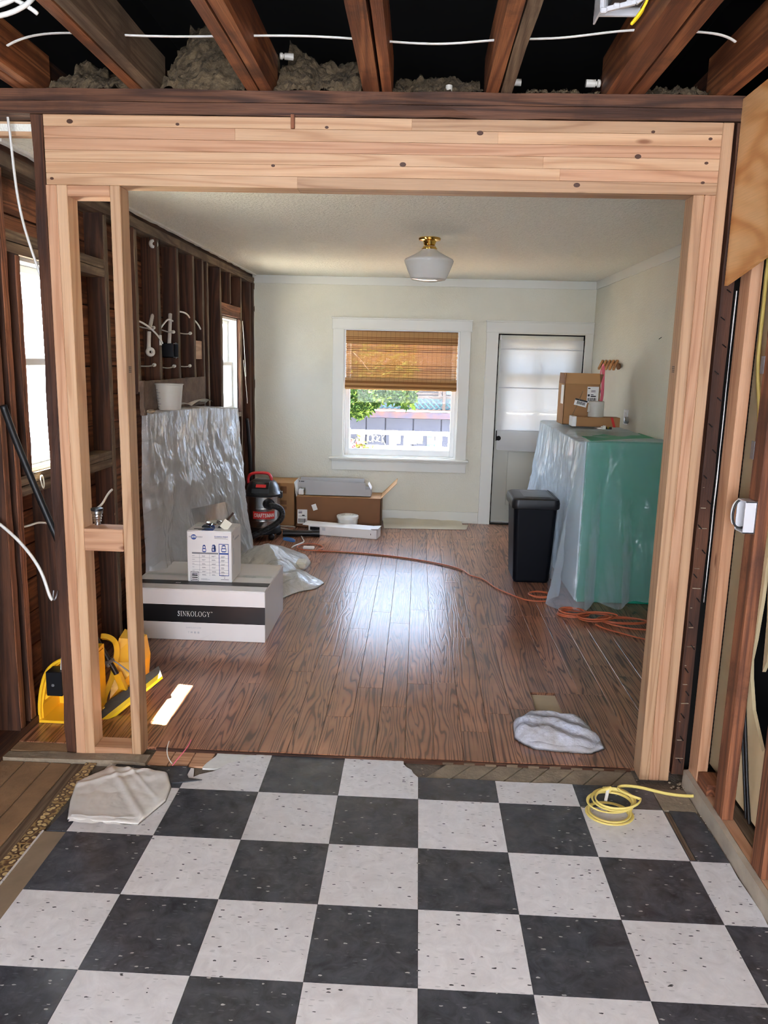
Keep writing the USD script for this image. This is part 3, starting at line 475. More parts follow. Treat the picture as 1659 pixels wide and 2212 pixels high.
obj('spacer_block', rough_box(XR + .001, XR + .075, .005, .100, .062, .108, amp=.001, seed=78), 'old_red_lumber_y', kr)
pw = looking_left(trimesh.creation.extrude_polygon(sg.Polygon([(-.208, 1.916), (.13, 1.979), (1.2, 2.18), (4.3, 2.18), (4.3, 2.533), (-.210, 2.528)]), .012, engine='earcut'), (1.032, 0, 0))
obj('plywood_panel', pw, 'plywood', kr)
obj('drywall_edge', rough_box(1.0645, 1.067, .209, .213, .75, 1.90, amp=.0015, seed=83, seg=.05), 'gypsum', kr)
# ---- materials of loose things
def film(name, clear, col, rough=.22, wr=.25, wscale=14, soft=.45, edge=.05):
    """polythene sheeting: part clear, part milky (milkier where it is seen edge on), with crinkles that catch the light"""
    n = {'t': ('transparent_bsdf', dict(color=(.97, .98, .98))), 'p': ('principled_bsdf', dict(base_color=col, roughness=rough, specular_ior_level=.7)), 'l': ('translucent_bsdf', dict(color=col)), 'm1': ('mix_closure', dict(fac=soft)), 'm2': ('mix_closure', {}),
         'lw': ('layer_weight', dict(blend=.5)), 'mr': ('map_range', dict(from_min=.25, from_max=.95, to_min=clear, to_max=edge, clamp=True)),
         'g': ('geometry', {}), 'mp': ('mapping', dict(scale=(1.0, 1.0, .45))), 'w': ('noise_texture', dict(scale=wscale, detail=4, roughness=.55, distortion=1.2)), 'b': ('bump', dict(strength=wr, distance=.03))}
    mat(name, n, [('g.position', 'mp.vector'), ('mp.vector', 'w.vector'), ('w.fac', 'b.height'), ('b.normal', 'p.normal'), ('p.BSDF', 'm1.closure1'), ('l.BSDF', 'm1.closure2'), ('m1.closure', 'm2.closure1'), ('t.BSDF', 'm2.closure2'), ('lw.facing', 'mr.value'), ('mr.result', 'm2.fac')], 'm2.closure')
film('plastic_sheeting', .42, S(222, 222, 218), rough=.16, wr=.5, wscale=9, soft=.3, edge=.0)
film('clear_film', .72, S(222, 234, 244), rough=.14, wr=.35, wscale=6, soft=.45, edge=.0)
plain('bag_plastic', S(214, 208, 198), .28, mottle=.06, scale=6, spec=.6)
film('pile_plastic', .08, S(236, 234, 226), rough=.18, wr=.5, wscale=12, soft=.4, edge=0)
def cloth(name, col, clear, thru):
    n = {'t': ('transparent_bsdf', {}), 'd': ('diffuse_bsdf', dict(color=col)), 'l': ('translucent_bsdf', dict(color=col)), 'm1': ('mix_closure', dict(fac=thru)), 'm2': ('mix_closure', dict(fac=clear))}
    mat(name, n, [('d.BSDF', 'm1.closure1'), ('l.BSDF', 'm1.closure2'), ('m1.closure', 'm2.closure1'), ('t.BSDF', 'm2.closure2')], 'm2.closure')
cloth('shade_fabric', S(206, 206, 203), .02, .11)
cloth('bamboo', S(206, 166, 116), .0, .35); cloth('bamboo_dark', S(140, 100, 62), .0, .25); cloth('leaf', S(26, 40, 18), 0, .25); cloth('leaf_light', S(60, 74, 32), 0, .3); cloth('bamboo_liner', S(236, 196, 130), .45, .5)
plain('white_cable', S(222, 220, 212), .35); plain('yellow_cable', S(222, 200, 112), .45); plain('bright_yellow', S(250, 214, 40), .4); plain('grey_cable', S(150, 144, 134), .5); plain('black_rubber', S(20, 20, 21), .45)
plain('black_plastic', S(17, 18, 21), .42, spec=.4); plain('navy_black', S(5, 7, 14), .5, spec=.15); plain('dark_plastic', S(40, 42, 46), .35); plain('ceramic', S(206, 200, 188), .35); plain('galvanised', S(142, 142, 144), .4, metal=.6, mottle=.2, scale=60); plain('box_grey', S(206, 206, 208), .4)
plain('towel_cloth', S(196, 199, 210), .95, mottle=.0, bump=.5, bscale=55, col2=S(158, 152, 146), scale=9)
plain('cardboard', S(158, 116, 74), .8, mottle=.08, scale=10); plain('cardboard_dark', S(118, 80, 50), .8, mottle=.08, scale=10); plain('cardboard_inside', S(176, 134, 90), .8)
plain('white_card', S(226, 222, 218), .45, mottle=.03, scale=8); plain('grey_card', S(168, 166, 164), .5); plain('print_black', S(22, 22, 24), .35); plain('print_grey', S(120, 120, 124), .5); plain('print_lightgrey', S(190, 190, 192), .5); plain('print_blue', S(48, 76, 146), .45); plain('print_white', S(236, 234, 228), .4); plain('print_red', S(196, 40, 36), .4); plain('label_white', S(226, 226, 224), .5)
plain('yellow_plastic', S(246, 190, 40), .35); plain('grey_pad', S(98, 102, 104), .7, mottle=.45, scale=16); plain('red_plastic', S(186, 30, 36), .35); plain('steel', S(186, 188, 190), .22, metal=1.0); plain('chrome', S(220, 220, 224), .08, metal=1.0); plain('brass', S(222, 182, 92), .18, metal=1.0); plain('brown_pole', S(44, 32, 26), .35)
plain('green_tarp', S(0, 142, 112), .5, mottle=.12, scale=5); plain('pale_cover', S(206, 218, 224), .6, mottle=.08, scale=4); plain('orange_cord', S(178, 90, 55), .45); plain('pink_strap', S(226, 108, 132), .7); plain('peg_wood', S(186, 134, 84), .55); plain('blue_tool', S(40, 84, 140), .4); plain('pale_paper', S(222, 216, 196), .8, mottle=.08, scale=8); plain('bucket_plastic', S(226, 224, 214), .35, subsurface_weight=.0); plain('pot_white', S(214, 212, 204), .4)
n_ = {'d': ('principled_bsdf', dict(base_color=S(226, 224, 216), roughness=.3)), 'l': ('translucent_bsdf', dict(color=S(226, 224, 214))), 'm': ('mix_closure', dict(fac=.4))}
mat('cloudy_plastic', n_, [('d.BSDF', 'm.closure1'), ('l.BSDF', 'm.closure2')], 'm.closure')
n_ = {'d': ('principled_bsdf', dict(base_color=S(226, 226, 222), roughness=.06, coat_weight=.6)), 'l': ('translucent_bsdf', dict(color=S(240, 240, 236))), 'm': ('mix_closure', dict(fac=.45))}
mat('opal_glass', n_, [('d.BSDF', 'm.closure1'), ('l.BSDF', 'm.closure2')], 'm.closure')
n_ = {'t': ('transparent_bsdf', dict(color=(.95, .98, .97))), 'gl': ('glossy_bsdf', dict(color=(1, 1, 1), roughness=.05)), 'm': ('mix_closure', dict(fac=.14))}
mat('clear_shell', n_, [('t.BSDF', 'm.closure1'), ('gl.BSDF', 'm.closure2')], 'm.closure')
FB = lambda p, s, k: meshkit.fbm(np.asarray(p, float)*s, 4, k) - .5
def pillow(outline, H, nu=72, nv=26, z0=0.0, edge=6.0, wav=0.0, seed=0):
    """something soft lying flat: star-shaped outline, height H(x, y) falling to nothing at the rim"""
    o = np.array(outline, float); c = o.mean(0); ring = np.vstack([o, o[:1]]); t = np.r_[0, np.cumsum(np.linalg.norm(np.diff(ring, axis=0), axis=1))]
    s = np.linspace(0, t[-1], nu, endpoint=False); B = np.c_[np.interp(s, t, ring[:, 0]), np.interp(s, t, ring[:, 1])]
    if wav: B = c + (B - c)*(1 + wav*(meshkit.noise(np.c_[np.cos(s/t[-1]*6.283)*4 + seed, np.sin(s/t[-1]*6.283)*4, s*0])[:, None] - .5))
    v = np.linspace(0, 1, nv)**.8; P = c + v[:, None, None]*(B - c)[None]; h = H(P[..., 0], P[..., 1])*np.maximum(1 - v**edge, 0)[:, None]**.6
    V = np.concatenate([P, (z0 + .001 + h)[..., None]], -1).reshape(-1, 3); F = []
    i, j = np.meshgrid(np.arange(nv-1), np.arange(nu), indexing='ij'); i, j = i.ravel(), j.ravel(); k = (j+1) % nu
    F = np.vstack([np.c_[i*nu+j, (i+1)*nu+j, (i+1)*nu+k], np.c_[i*nu+j, (i+1)*nu+k, i*nu+k]])
    n0 = len(V); V = np.vstack([V, [[c[0], c[1], z0]]]); F = np.vstack([F, np.c_[np.full(nu, n0), (nv-1)*nu + (np.arange(nu)+1) % nu, (nv-1)*nu + np.arange(nu)]])
    return trimesh.Trimesh(V, F, process=False)
def loops(c, rx, ry, n, z, zs, seed, pts=40, tilt=(0, 0)):
    r = random.Random(seed); P = []
    ph = [(r.uniform(-1, 1), r.uniform(-1, 1), r.uniform(.75, 1.1), r.uniform(.75, 1.1)) for _ in range(n + 1)]
    for i in range(n*pts):
        u = i/pts; k = int(u); f = u - k; a = 2*math.pi*u; A, B = ph[k], ph[k+1]; m = [A[q]*(1-f) + B[q]*f for q in range(4)]
        x, y = m[0]*rx*.22 + rx*m[2]*math.cos(a), m[1]*ry*.22 + ry*m[3]*math.sin(a); P.append((c[0] + x, c[1] + y, z + zs*u/n + tilt[0]*x + tilt[1]*y))
    return P
# ---------------------------------------------------------------- on and above the kitchen floor
def Hbag(x, y):
    p = np.stack([x, y, 0*x], -1); back = np.clip((y + .20)/.30, 0, 1); f1 = np.abs(FB(p + 3, 5, 3)*2); d = (x + 1.16)*.8 + (y - .02)*.6
    crease = .010*np.exp(-(d/.014)**2) + .009*np.exp(-((x*.5 - y*.9 + .62)/.012)**2)*back + .008*np.exp(-((x + y*.9 + 1.06)/.010)**2)*back
    return np.maximum(.008 + .006*back + .014*back*f1*2 + .8*crease + .004*np.abs(FB(p, 16, 8)*2), .004)
t = thing('plastic_bag', 'folded whitish plastic sheet lying on the checkered tiles near the left post', 'plastic sheet', (-1.13, -.07, .001))
obj('folded_sheet', pillow([(-1.245, -.243), (-1.12, -.250), (-.985, -.254), (-.955, -.16), (-.935, -.10), (-.945, .0), (-.985, .085), (-1.06, .10), (-1.22, .115), (-1.275, .06), (-1.315, -.01), (-1.30, -.07), (-1.285, -.13)], Hbag, 140, 44, .001, edge=26, wav=.0, seed=4), 'bag_plastic', t, smooth=True)
obj('torn_edge', sheet(lambda u, v: np.stack([-1.235 + .25*u, -.2545 + .03*v + .003*np.sin(u*17), .003 + .010*v + .0015*np.sin(u*31)*(1-v)], -1), 40, 4), 'bag_plastic', t, smooth=True)
def Htow(x, y):
    p = np.stack([x, y, 0*x], -1); d = (x*.35 + y)*1.0
    return .062 + .035*FB(p, 9, 12) + .010*np.sin(d*60 + 7*FB(p, 6, 2)) + .006*FB(p, 60, 5)
t = thing('grey_towel', 'crumpled grey-white towel lying on the laminate beside the missing plank', 'towel', (.6, .56, .01))
out = [(.425, .50), (.44, .455), (.52, .415), (.62, .405), (.72, .400), (.775, .43), (.795, .50), (.77, .58), (.73, .665), (.62, .69), (.50, .685), (.445, .665), (.42, .60)]
obj('cloth', pillow(out, Htow, 110, 40, .010, edge=7, wav=.06, seed=9), 'towel_cloth', t, smooth=True)
obj('folded_layer', pillow([(.43, .47), (.50, .408), (.62, .395), (.735, .388), (.80, .44), (.80, .52), (.70, .53), (.52, .52), (.44, .53)], lambda x, y: .030 + .012*FB(np.stack([x, y, 0*x], -1), 14, 6) + .004*np.sin(x*40), 90, 18, .010, edge=8, wav=.05, seed=2), 'towel_cloth', t, smooth=True)
t = thing('yellow_cable', 'loose coil of flat yellow electrical cable on the white tile by the right wall', 'cable', (.73, -.03, 0))
P = loops((.712, -.055), .080, .070, 2, .008, .012, 14, tilt=(.0, .0)) + loops((.728, -.022), .084, .072, 3, .026, .040, 21, tilt=(.05, .10)); P2 = spline([P[-1], (.755, .035, .068), (.83, .058, .058), (.93, .062, .036), (1.02, .068, .024), (1.062, .075, .022)], 30)
obj('coil', tube(np.vstack([P, P2]), .0062, 8, .55), 'yellow_cable', t, smooth=True); obj('binding_loop', tube(loops((.715, .036), .016, .003, 2, .045, .02, 9, 24, tilt=(0, 0)), .005, 8), 'yellow_cable', t, smooth=True)
obj('taped_end', bar((.715, .030, .058), (.700, -.005, .030), .012, .006, b=.002), 'white_cable', t)
dr_ = random.Random(12); ms = []
for k in range(150):
    q = dr_.random()
    if q < .4: x, y, s = dr_.uniform(1.0, 1.062), dr_.uniform(-.2, .22), dr_.uniform(.002, .008)
    elif q < .7: x, y, s = dr_.uniform(.0, .9), dr_.uniform(.165, .28), dr_.uniform(.001, .005)
    else: x, y, s = dr_.uniform(1.045, 1.056), dr_.uniform(-1.2, -.1), dr_.uniform(.003, .008)
    m = trimesh.creation.icosphere(0, s); m.apply_scale([1, dr_.uniform(.5, 1), .6]); m.apply_translation([x, y, -.012 + s*.5 + (.004 if q < .4 else 0)]); ms.append(m)
obj('plaster_crumbs', cat_(ms), 'dust', label='grey plaster crumbs along the doorway edge and the right wall foot', cat='debris', kind='stuff')
t = thing('pink_wire', 'thin pink wire pair poking up through the torn threshold by the posts', 'wire', (-.98, .21, 0))
obj('strand', tube(spline([(-1.0, .15, -.01), (-.975, .20, .02), (-.962, .25, .03), (-.955, .30, .045)], 20), .0022, 6), 'pink_strap', t, smooth=True)
obj('strand', tube(spline([(-.99, .18, -.01), (-1.03, .22, .012), (-1.045, .29, .040)], 20), .0022, 6), 'white_cable', t, smooth=True)
# attic and joists
h_ = random.Random(2)
bays = [(-1.41, -1.10, .17, 'left'), (-1.00, -.69, .33, ''), (-.585, -.28, .24, ''), (-.17, .14, .15, ''), (.245, .545, .10, ''), (.70, .92, .11, '')]
names = ['beige loose insulation heap in the leftmost joist bay over the top plate', 'tall brown insulation heap in the second joist bay from the left', 'insulation heap in the third joist bay from the left', 'grey insulation heap in the joist bay left of the middle joist pair on the right', 'low dark insulation heap in the joist bay left of the torn box', 'scant insulation in the last joist bay at the right corner']
names[3] = 'bluish grey insulation heap in the fourth joist bay from the left'
for (xa, xb, hh, _), lab in zip(bays, names):
    sd = int((xa + 3)*10)
    def fn(u, v, xa=xa, xb=xb, hh=hh, sd=sd):
        x = xa + (xb - xa)*u; y = .235 + .75*v; p = np.stack([x, y, 0*x], -1)
        z = 2.54 + hh*np.clip(v*2.2, 0, 1)**.8*(.35 + 1.1*(FB(p, 5, sd) + .5)) + .06*FB(p, 26, sd + 5) + .025*FB(p, 90, sd + 9)
        return np.stack([x + .02*FB(p, 40, sd + 3), y + .03*FB(p, 40, sd + 4), np.maximum(z, 2.5395)], -1)
    m = sheet(fn, 70, 90)
    obj('insulation_heap', m, 'insulation', smooth=True, label=lab, cat='insulation', group='insulation between the joists', kind='stuff')
t = thing('white_ceiling_cable', 'long white cable threaded through the kitchen ceiling joists', 'cable', (-.2, -.07, 2.6))
obj('cable', tube(spline([(-1.40, -.02, 2.590), (-1.24, -.06, 2.612), (-1.05, -.07, 2.607), (-.80, -.07, 2.603), (-.38, -.08, 2.602), (-.02, -.03, 2.603), (.17, -.06, 2.605), (.34, -.08, 2.604), (.47, -.12, 2.604), (.60, -.13, 2.61), (.72, -.13, 2.606), (.80, -.12, 2.604), (.87, -.09, 2.594)], 160), .0052, 8, .6), 'white_cable', t, smooth=True)
t = thing('white_cable_coil', 'coiled white cable hanging between the joists in the upper left corner', 'cable', (-1.2, -.4, 2.55))
P = np.array([(-1.205 + .085*math.cos(a)*(1 - .10*k) - .012*k, -.40 + .03*math.sin(a) + .01*k, 2.575 + .055*math.sin(a)*(1 - .1*k) + .016*k + .02*math.cos(a)) for k in range(5) for a in np.linspace(0, 2*math.pi, 40, endpoint=False)])
P = np.array(P); P[:, 2] += .006*np.sin(np.arange(len(P))*.11); obj('loop', tube(P, .0068, 8), 'white_cable', t, smooth=True)
obj('tail', tube(spline([(-1.28, -.40, 2.60), (-1.20, -.41, 2.575), (-1.135, -.41, 2.545), (-1.12, -.40, 2.535)], 24), .006, 8), 'white_cable', t, smooth=True)
obj('stripped_end', tube(spline([(-1.16, -.38, 2.63), (-1.13, -.38, 2.60), (-1.105, -.38, 2.575)], 12), .005, 8), 'pale_paper', t, smooth=True)
up_ = lambda ms: cat_(ms).apply_translation([.004, 0, .016])
t = thing('junction_box', 'broken white plastic junction box between two joists at upper right', 'junction box', (.47, -.35, 2.58))
obj('box_rim', up_([bar((.408, -.35, 2.556), (.500, -.35, 2.578), .014, .012), bar((.500, -.35, 2.578), (.545, -.35, 2.612), .014, .016), bar((.412, -.352, 2.56), (.410, -.35, 2.62), .012, .012), bx(.405, .424, -.362, -.345, 2.548, 2.562, .004), bx(.44, .458, -.36, -.345, 2.560, 2.574, .004), bx(.474, .489, -.358, -.345, 2.570, 2.582, .004)]), 'box_grey', t)
obj('box_shell', up_([bx(.408, .414, -.35, -.25, 2.56, 2.66, .001), bx(.530, .536, -.35, -.25, 2.60, 2.66, .001), bx(.408, .536, -.26, -.25, 2.58, 2.66, .001)]), 'box_grey', t); obj('device', up_([bx(.44, .53, -.345, -.28, 2.592, 2.64, .004)]), 'black_plastic', t)
t = thing('yellow_ceiling_cable', 'short yellow cable end hooked beside the broken junction box', 'cable', (.52, -.34, 2.58))
obj('cable', tube(spline([(.542, -.36, 2.66), (.537, -.35, 2.61), (.528, -.345, 2.585), (.508, -.34, 2.556), (.500, -.34, 2.545), (.508, -.335, 2.553), (.530, -.335, 2.59)], 40), .0042, 8), 'bright_yellow', t, smooth=True)
def knob_tube(x, y, z, lab, ax=(1, 0, 0), L=.05, r=.012, name='ceramic_tube'):
    m = lathe([(0, 0), (r*.7, 0), (r, .003), (r, L*.22), (r*.62, L*.26), (r*.62, L*.32), (r, L*.36), (r, L), (0, L)], 20)
    m.apply_transform(trimesh.geometry.align_vectors([0, 0, 1], ax)); m.apply_translation([x, y, z]); return obj(name, m, 'ceramic', smooth=35, label=lab, cat='insulator')
knob_tube(-.588, .36, 2.70, 'white porcelain insulator on the joist second bay left of the middle', (1, .2, 0)); knob_tube(.026, .30, 2.543, 'small white porcelain insulator standing on the top plate', (0, 0, 1), .045)
knob_tube(.556, .30, 2.60, 'large white porcelain insulator sticking out of the wide right joist', (-1, 0, 0), .052, .013); knob_tube(.24, .36, 2.62, 'grey porcelain insulator on the joist pair below the dark attic', (1, 0, 0), .045)
# left wall: cables, pipe, knobs
def wire(lab, pts, r=.0035, m='white_cable', name='cable', flat=1., group=None, end=None):
    P = spline(pts, 24) if len(pts) > 2 else np.linspace(pts[0], pts[1], 4)
    if not end: return obj(name, tube(P, r, 7, flat), m, smooth=True, label=lab, cat='cable', group=group)
    t = thing(name, lab, 'wire', tuple(P[-1]), group); obj('wire', tube(P, r, 7, flat), m, t, smooth=True); e = lathe([(0, -.012), (.009, -.012), (.012, -.006), (.012, .010), (.006, .014), (0, .014)], 12); e.apply_transform(trimesh.geometry.align_vectors([0, 0, 1], P[-1] - P[-3])); e.apply_translation(P[-1]); obj('knob', e, 'ceramic', t, smooth=40); return t
wire('long white cable arching down to a hook on the old left stud', [(-1.775, .26, 1.01), (-1.709, .26, .969), (-1.601, .24, .887), (-1.513, .225, .765), (-1.480, .212, .678), (-1.470, .21, .665)], .0065)
obj('cable_hook', tube(spline([(-1.470, .224, .70), (-1.462, .205, .668), (-1.455, .20, .672), (-1.452, .222, .70)], 16), .003, 6), 'galvanised', label='small metal hook holding the white cable on the old left stud', cat='hook')
obj('black_pipe', tube(spline([(-1.665, .30, 1.42), (-1.645, .33, 1.30), (-1.59, .37, 1.08), (-1.50, .40, .80), (-1.47, .42, .70)], 40), .0135, 12), 'black_rubber', smooth=True, label='slanting black conduit in front of the left bare wall', cat='pipe')
wire('short white cable bent between two studs below the near left window', [(-1.73, .435, .90), (-1.70, .53, .895), (-1.70, .60, .89), (-1.705, .80, .835), (-1.71, .90, .80)], .005)
wire('white cable stub seen above the middle block between the posts', [(-1.66, .93, .872), (-1.60, 1.0, .885), (-1.60, 1.10, .915), (-1.60, 1.19, .945)], .006)
t = thing('lamp_socket', 'ribbed black and silver lamp socket standing behind the cross block', 'lamp socket', (-1.30, .29, .96)); obj('shell', lathe([(0, 0), (.012, 0), (.012, .012), (.016, .014), (.014, .020), (.017, .024), (.015, .030), (.019, .034), (.017, .042), (.022, .046), (.022, .058)], 20, (-1.305, .285, .9605)), 'steel', t, smooth=40); obj('rim', lathe([(.022, .056), (.024, .058), (.024, .066), (.018, .066), (.010, .060), (0, .060)], 20, (-1.305, .285, .9605)), 'black_plastic', t, smooth=40)
g6 = 'old wire stubs between the bare studs'
for pts, lab in (([(-1.72, 1.93, 1.80), (-1.70, 2.0, 1.787), (-1.705, 2.22, 1.793)], 'grey wire stub with a knob, upper row, nearest stud bay'), ([(-1.72, 2.33, 1.798), (-1.70, 2.465, 1.779), (-1.70, 2.602, 1.781)], 'grey wire stub with a knob, upper row, middle stud bay above the black box'), ([(-1.72, 2.74, 1.783), (-1.70, 2.878, 1.778), (-1.70, 3.004, 1.786)], 'grey wire stub with a knob, upper row, third stud bay'), ([(-1.72, 1.93, 1.563), (-1.70, 2.07, 1.559), (-1.70, 2.198, 1.566)], 'grey wire stub with a knob, lower row, nearest stud bay'), ([(-1.72, 2.33, 1.557), (-1.70, 2.444, 1.545), (-1.70, 2.603, 1.556)], 'grey wire stub with a knob, lower row, middle stud bay below the black box'), ([(-1.72, 2.73, 1.557), (-1.70, 2.859, 1.551), (-1.70, 2.973, 1.556)], 'grey wire stub with a knob, lower row, third stud bay')):
    wire(lab, pts, .0045, 'grey_cable', 'old_wire', group=g6, end=True)
wire('white cable dangling across the first bare stud bay', [(-1.70, 1.928, 1.822), (-1.67, 2.09, 1.777), (-1.66, 2.20, 1.728), (-1.66, 2.247, 1.700)], .006)
wire('bent white cable arching over the second bare stud bay', [(-1.70, 2.330, 1.790), (-1.69, 2.42, 1.842), (-1.69, 2.47, 1.855), (-1.70, 2.60, 1.852)], .006)
wire('white cable curving out beside the third bare stud', [(-1.71, 2.74, 1.922), (-1.69, 2.867, 1.917), (-1.69, 2.955, 1.893)], .006); wire('short pointed white cable above the yellowish backing block', [(-1.70, 3.10, 1.885), (-1.69, 3.16, 1.86), (-1.69, 3.237, 1.825)], .006)
for k, (p, q, lab) in enumerate((((-1.73, 2.285, 1.872), (-1.72, 2.193, 1.785), 'upper porcelain tube leaning in the first stud bay'), ((-1.72, 2.182, 1.768), (-1.72, 2.166, 1.665), 'lower upright porcelain tube in the first stud bay'), ((-1.73, 2.646, 1.90), (-1.715, 2.56, 1.705), 'long porcelain tube leaning above the black outlet box'))):
    obj('porcelain_tube', tube(np.linspace(p, q, 6), .0125, 12), 'ceramic', smooth=True, label=lab, cat='insulator')
for y, z, lab in ((2.172, 1.645, 'round porcelain knob at the foot of the upright tube'), (2.293, 2.30, 'round porcelain knob hanging high in the first stud bay')):
    m = lathe([(.008, 0), (.026, 0), (.030, .008), (.026, .018), (.012, .020), (.008, .012)], 20); m.apply_transform(trimesh.transformations.rotation_matrix(math.pi/2, [0, 1, 0])); m.apply_transform(trimesh.transformations.rotation_matrix(-.9, [0, 0, 1])); m.apply_translation([-1.715, y, z]); obj('porcelain_insulator', m, 'ceramic', smooth=40, label=lab, cat='insulator')
obj('dropped_wire', tube(spline([(-1.72, 2.25, 2.36), (-1.73, 2.28, 2.33), (-1.73, 2.29, 2.305)], 8), .004, 6), 'black_rubber', label='black wire holding the high porcelain knob', cat='wire')
obj('nail_plate', bx(-1.690, -1.6865, 2.280, 2.322, 1.688, 1.752, .0005), 'label_white', label='white metal strip nailed on the second bare stud', cat='plate')
t = thing('outlet_box', 'open black electrical box on the third bare stud', 'electrical box', (-1.71, 2.62, 1.66)); obj('box_body', cat_([bx(-1.775, -1.689, 2.56, 2.676, 1.612, 1.618, .001), bx(-1.775, -1.689, 2.56, 2.676, 1.702, 1.708, .001), bx(-1.775, -1.689, 2.56, 2.566, 1.612, 1.708, .001), bx(-1.775, -1.689, 2.670, 2.676, 1.612, 1.708, .001), bx(-1.775, -1.770, 2.56, 2.676, 1.612, 1.708, .001)]), 'black_plastic', t); obj('ear', cat_([bx(-1.692, -1.687, 2.60, 2.63, 1.700, 1.712, .001), bx(-1.692, -1.687, 2.60, 2.63, 1.606, 1.618, .001)]), 'black_plastic', t)
wire('thick black cable rising in the far left corner', [(-1.655, 4.86, .03), (-1.66, 4.84, .5), (-1.665, 4.78, .85), (-1.668, 4.72, 1.05)], .018, 'black_rubber')
t = thing('window_pull_cord', 'thin pale cord hanging beside the far left window', 'cord', (-1.66, 4.62, 1.4)); obj('cord', tube(spline([(-1.67, 4.58, 1.95), (-1.66, 4.60, 1.7), (-1.655, 4.63, 1.45)], 20), .003, 6), 'pale_paper', t); obj('cord', tube(spline([(-1.67, 4.60, 1.6), (-1.655, 4.64, 1.35), (-1.65, 4.66, 1.2)], 20), .003, 6), 'pale_paper', t)
obj('window_latch_loop', tube(spline([(-1.678, .60, 1.10), (-1.672, .592, 1.06), (-1.672, .606, 1.045), (-1.674, .615, 1.07), (-1.678, .606, 1.10)], 24), .003, 6), 'pale_paper', label='small cord loop hanging below the near left window', cat='cord')
# right wall hardware
t = thing('switch_box', 'pale grey plastic device box on the edge of the dark right stud', 'electrical box', (1.05, -.11, 1.15))
obj('box_body', cat_([bx(1.030, 1.068, -.150, -.145, 1.098, 1.205, .001), bx(1.030, 1.068, -.085, -.080, 1.098, 1.205, .001), bx(1.030, 1.068, -.150, -.080, 1.098, 1.103, .001), bx(1.030, 1.068, -.150, -.080, 1.200, 1.205, .001), bx(1.064, 1.068, -.150, -.080, 1.098, 1.205, .001)]), 'box_grey', t)
obj('cable_loop', tube(spline([(1.062, -.10, 1.19), (1.034, -.085, 1.197), (1.022, -.082, 1.17), (1.022, -.082, 1.13), (1.034, -.085, 1.108), (1.060, -.10, 1.115)], 30), .0035, 7), 'black_rubber', t, smooth=True); obj('cable_loop', tube(spline([(1.060, -.11, 1.192), (1.028, -.076, 1.192), (1.018, -.073, 1.15), (1.026, -.075, 1.115)], 30), .003, 7), 'white_cable', t, smooth=True)
obj('steel_plate', bx(1.0675, 1.0695, -.078, -.052, 1.615, 1.672, .0004), 'galvanised', label='upper grey steel nail plate on the right stud', cat='nail plate'); obj('steel_plate', bx(1.0675, 1.0695, -.076, -.050, 1.335, 1.395, .0004), 'galvanised', label='lower grey steel nail plate on the right stud', cat='nail plate')
wire('yellow cable running down the stud bay under the plywood', [(1.14, .15, 2.2), (1.135, .142, 1.939), (1.130, .126, 1.783), (1.132, .126, 1.657), (1.14, .111, 1.546), (1.15, .105, 1.45)], .0065, 'yellow_cable')
wire('thick black cable behind the yellow cable under the plywood', [(1.15, .20, 2.2), (1.15, .225, 1.96), (1.155, .243, 1.87), (1.150, .235, 1.78), (1.155, .24, 1.70)], .011, 'black_rubber')
wire('black cable dropping through the torn drywall to the sill', [(1.20, .03, .80), (1.155, .022, .624), (1.150, -.041, .456), (1.150, -.106, .276), (1.150, -.187, .075)], .006, 'black_rubber')
wire('second black cable beside the dropping one on the cream drywall', [(1.20, .06, .72), (1.158, .03, .60), (1.152, -.02, .42), (1.15, -.09, .25), (1.148, -.16, .08)], .005, 'black_rubber')
wire('white cable hanging beside the old left post from the plate', [(-1.555, .26, 2.455), (-1.545, .26, 2.30), (-1.520, .255, 2.10), (-1.470, .27, 1.90), (-1.46, .30, 1.80)], .006, 'white_cable', flat=.8)
# black outlet box low on the left
t = thing('meter_box', 'black wall box low on the left bare wall by the yellow bin', 'electrical box', (-1.56, .45, .25)); obj('box_body', bx(-1.605, -1.535, .385, .455, .175, .285, .003), 'black_plastic', t); obj('screw', lathe([(0, .004), (.006, .003), (.007, 0)], 12).apply_transform(trimesh.transformations.rotation_matrix(math.pi/2, [1, 0, 0])).apply_translation([-1.575, .385, .225]), 'galvanised', t); obj('cable', tube(spline([(-1.55, .42, .28), (-1.54, .41, .33), (-1.53, .40, .37)], 10), .006, 6), 'white_cable', t)
# ---------------------------------------------------------------- yellow bin and floor cutter on the left
t = thing('yellow_bin', 'yellow plastic bin with an arched handle behind the left posts', 'bin', (-1.55, .56, .01))
def shell(pts, y0, y1, th=.012):
    g = sg.Polygon(pts); m = trimesh.creation.extrude_polygon(g, y1 - y0, engine='earcut'); m.apply_transform(np.array([[1, 0, 0, 0], [0, 0, 1, y0], [0, 1, 0, 0], [0, 0, 0, 1.]])); m.invert(); return m
# an open-fronted moulded scoop: back, two cheeks, floor, rim arch
prof = [(-1.684, .012), (-1.684, .10), (-1.664, .20), (-1.634, .262), (-1.585, .300), (-1.525, .318), (-1.455, .320)]
inner = [(x + .012 if x < -1.6 else x, z - .014) for x, z in prof]
obj('bin_shell', cat_([shell(prof + [(-1.455, .012)], .64, .652), shell(prof + inner[::-1], .48, .64), shell([(-1.684, .012), (-1.455, .012), (-1.455, .024), (-1.684, .024)], .46, .64), shell([(-1.463, .012), (-1.455, .012), (-1.455, .300), (-1.463, .300)], .52, .64)]), 'yellow_plastic', t)
obj('rim', tube(spline([(x, .475, z) for x, z in prof], 40), .008, 8), 'yellow_plastic', t, smooth=True)
obj('ridge', cat_([bar((-1.676, .50, .11), (-1.62, .50, .155), .012, .02), bar((-1.62, .50, .155), (-1.47, .50, .17), .012, .02)]), 'yellow_plastic', t)
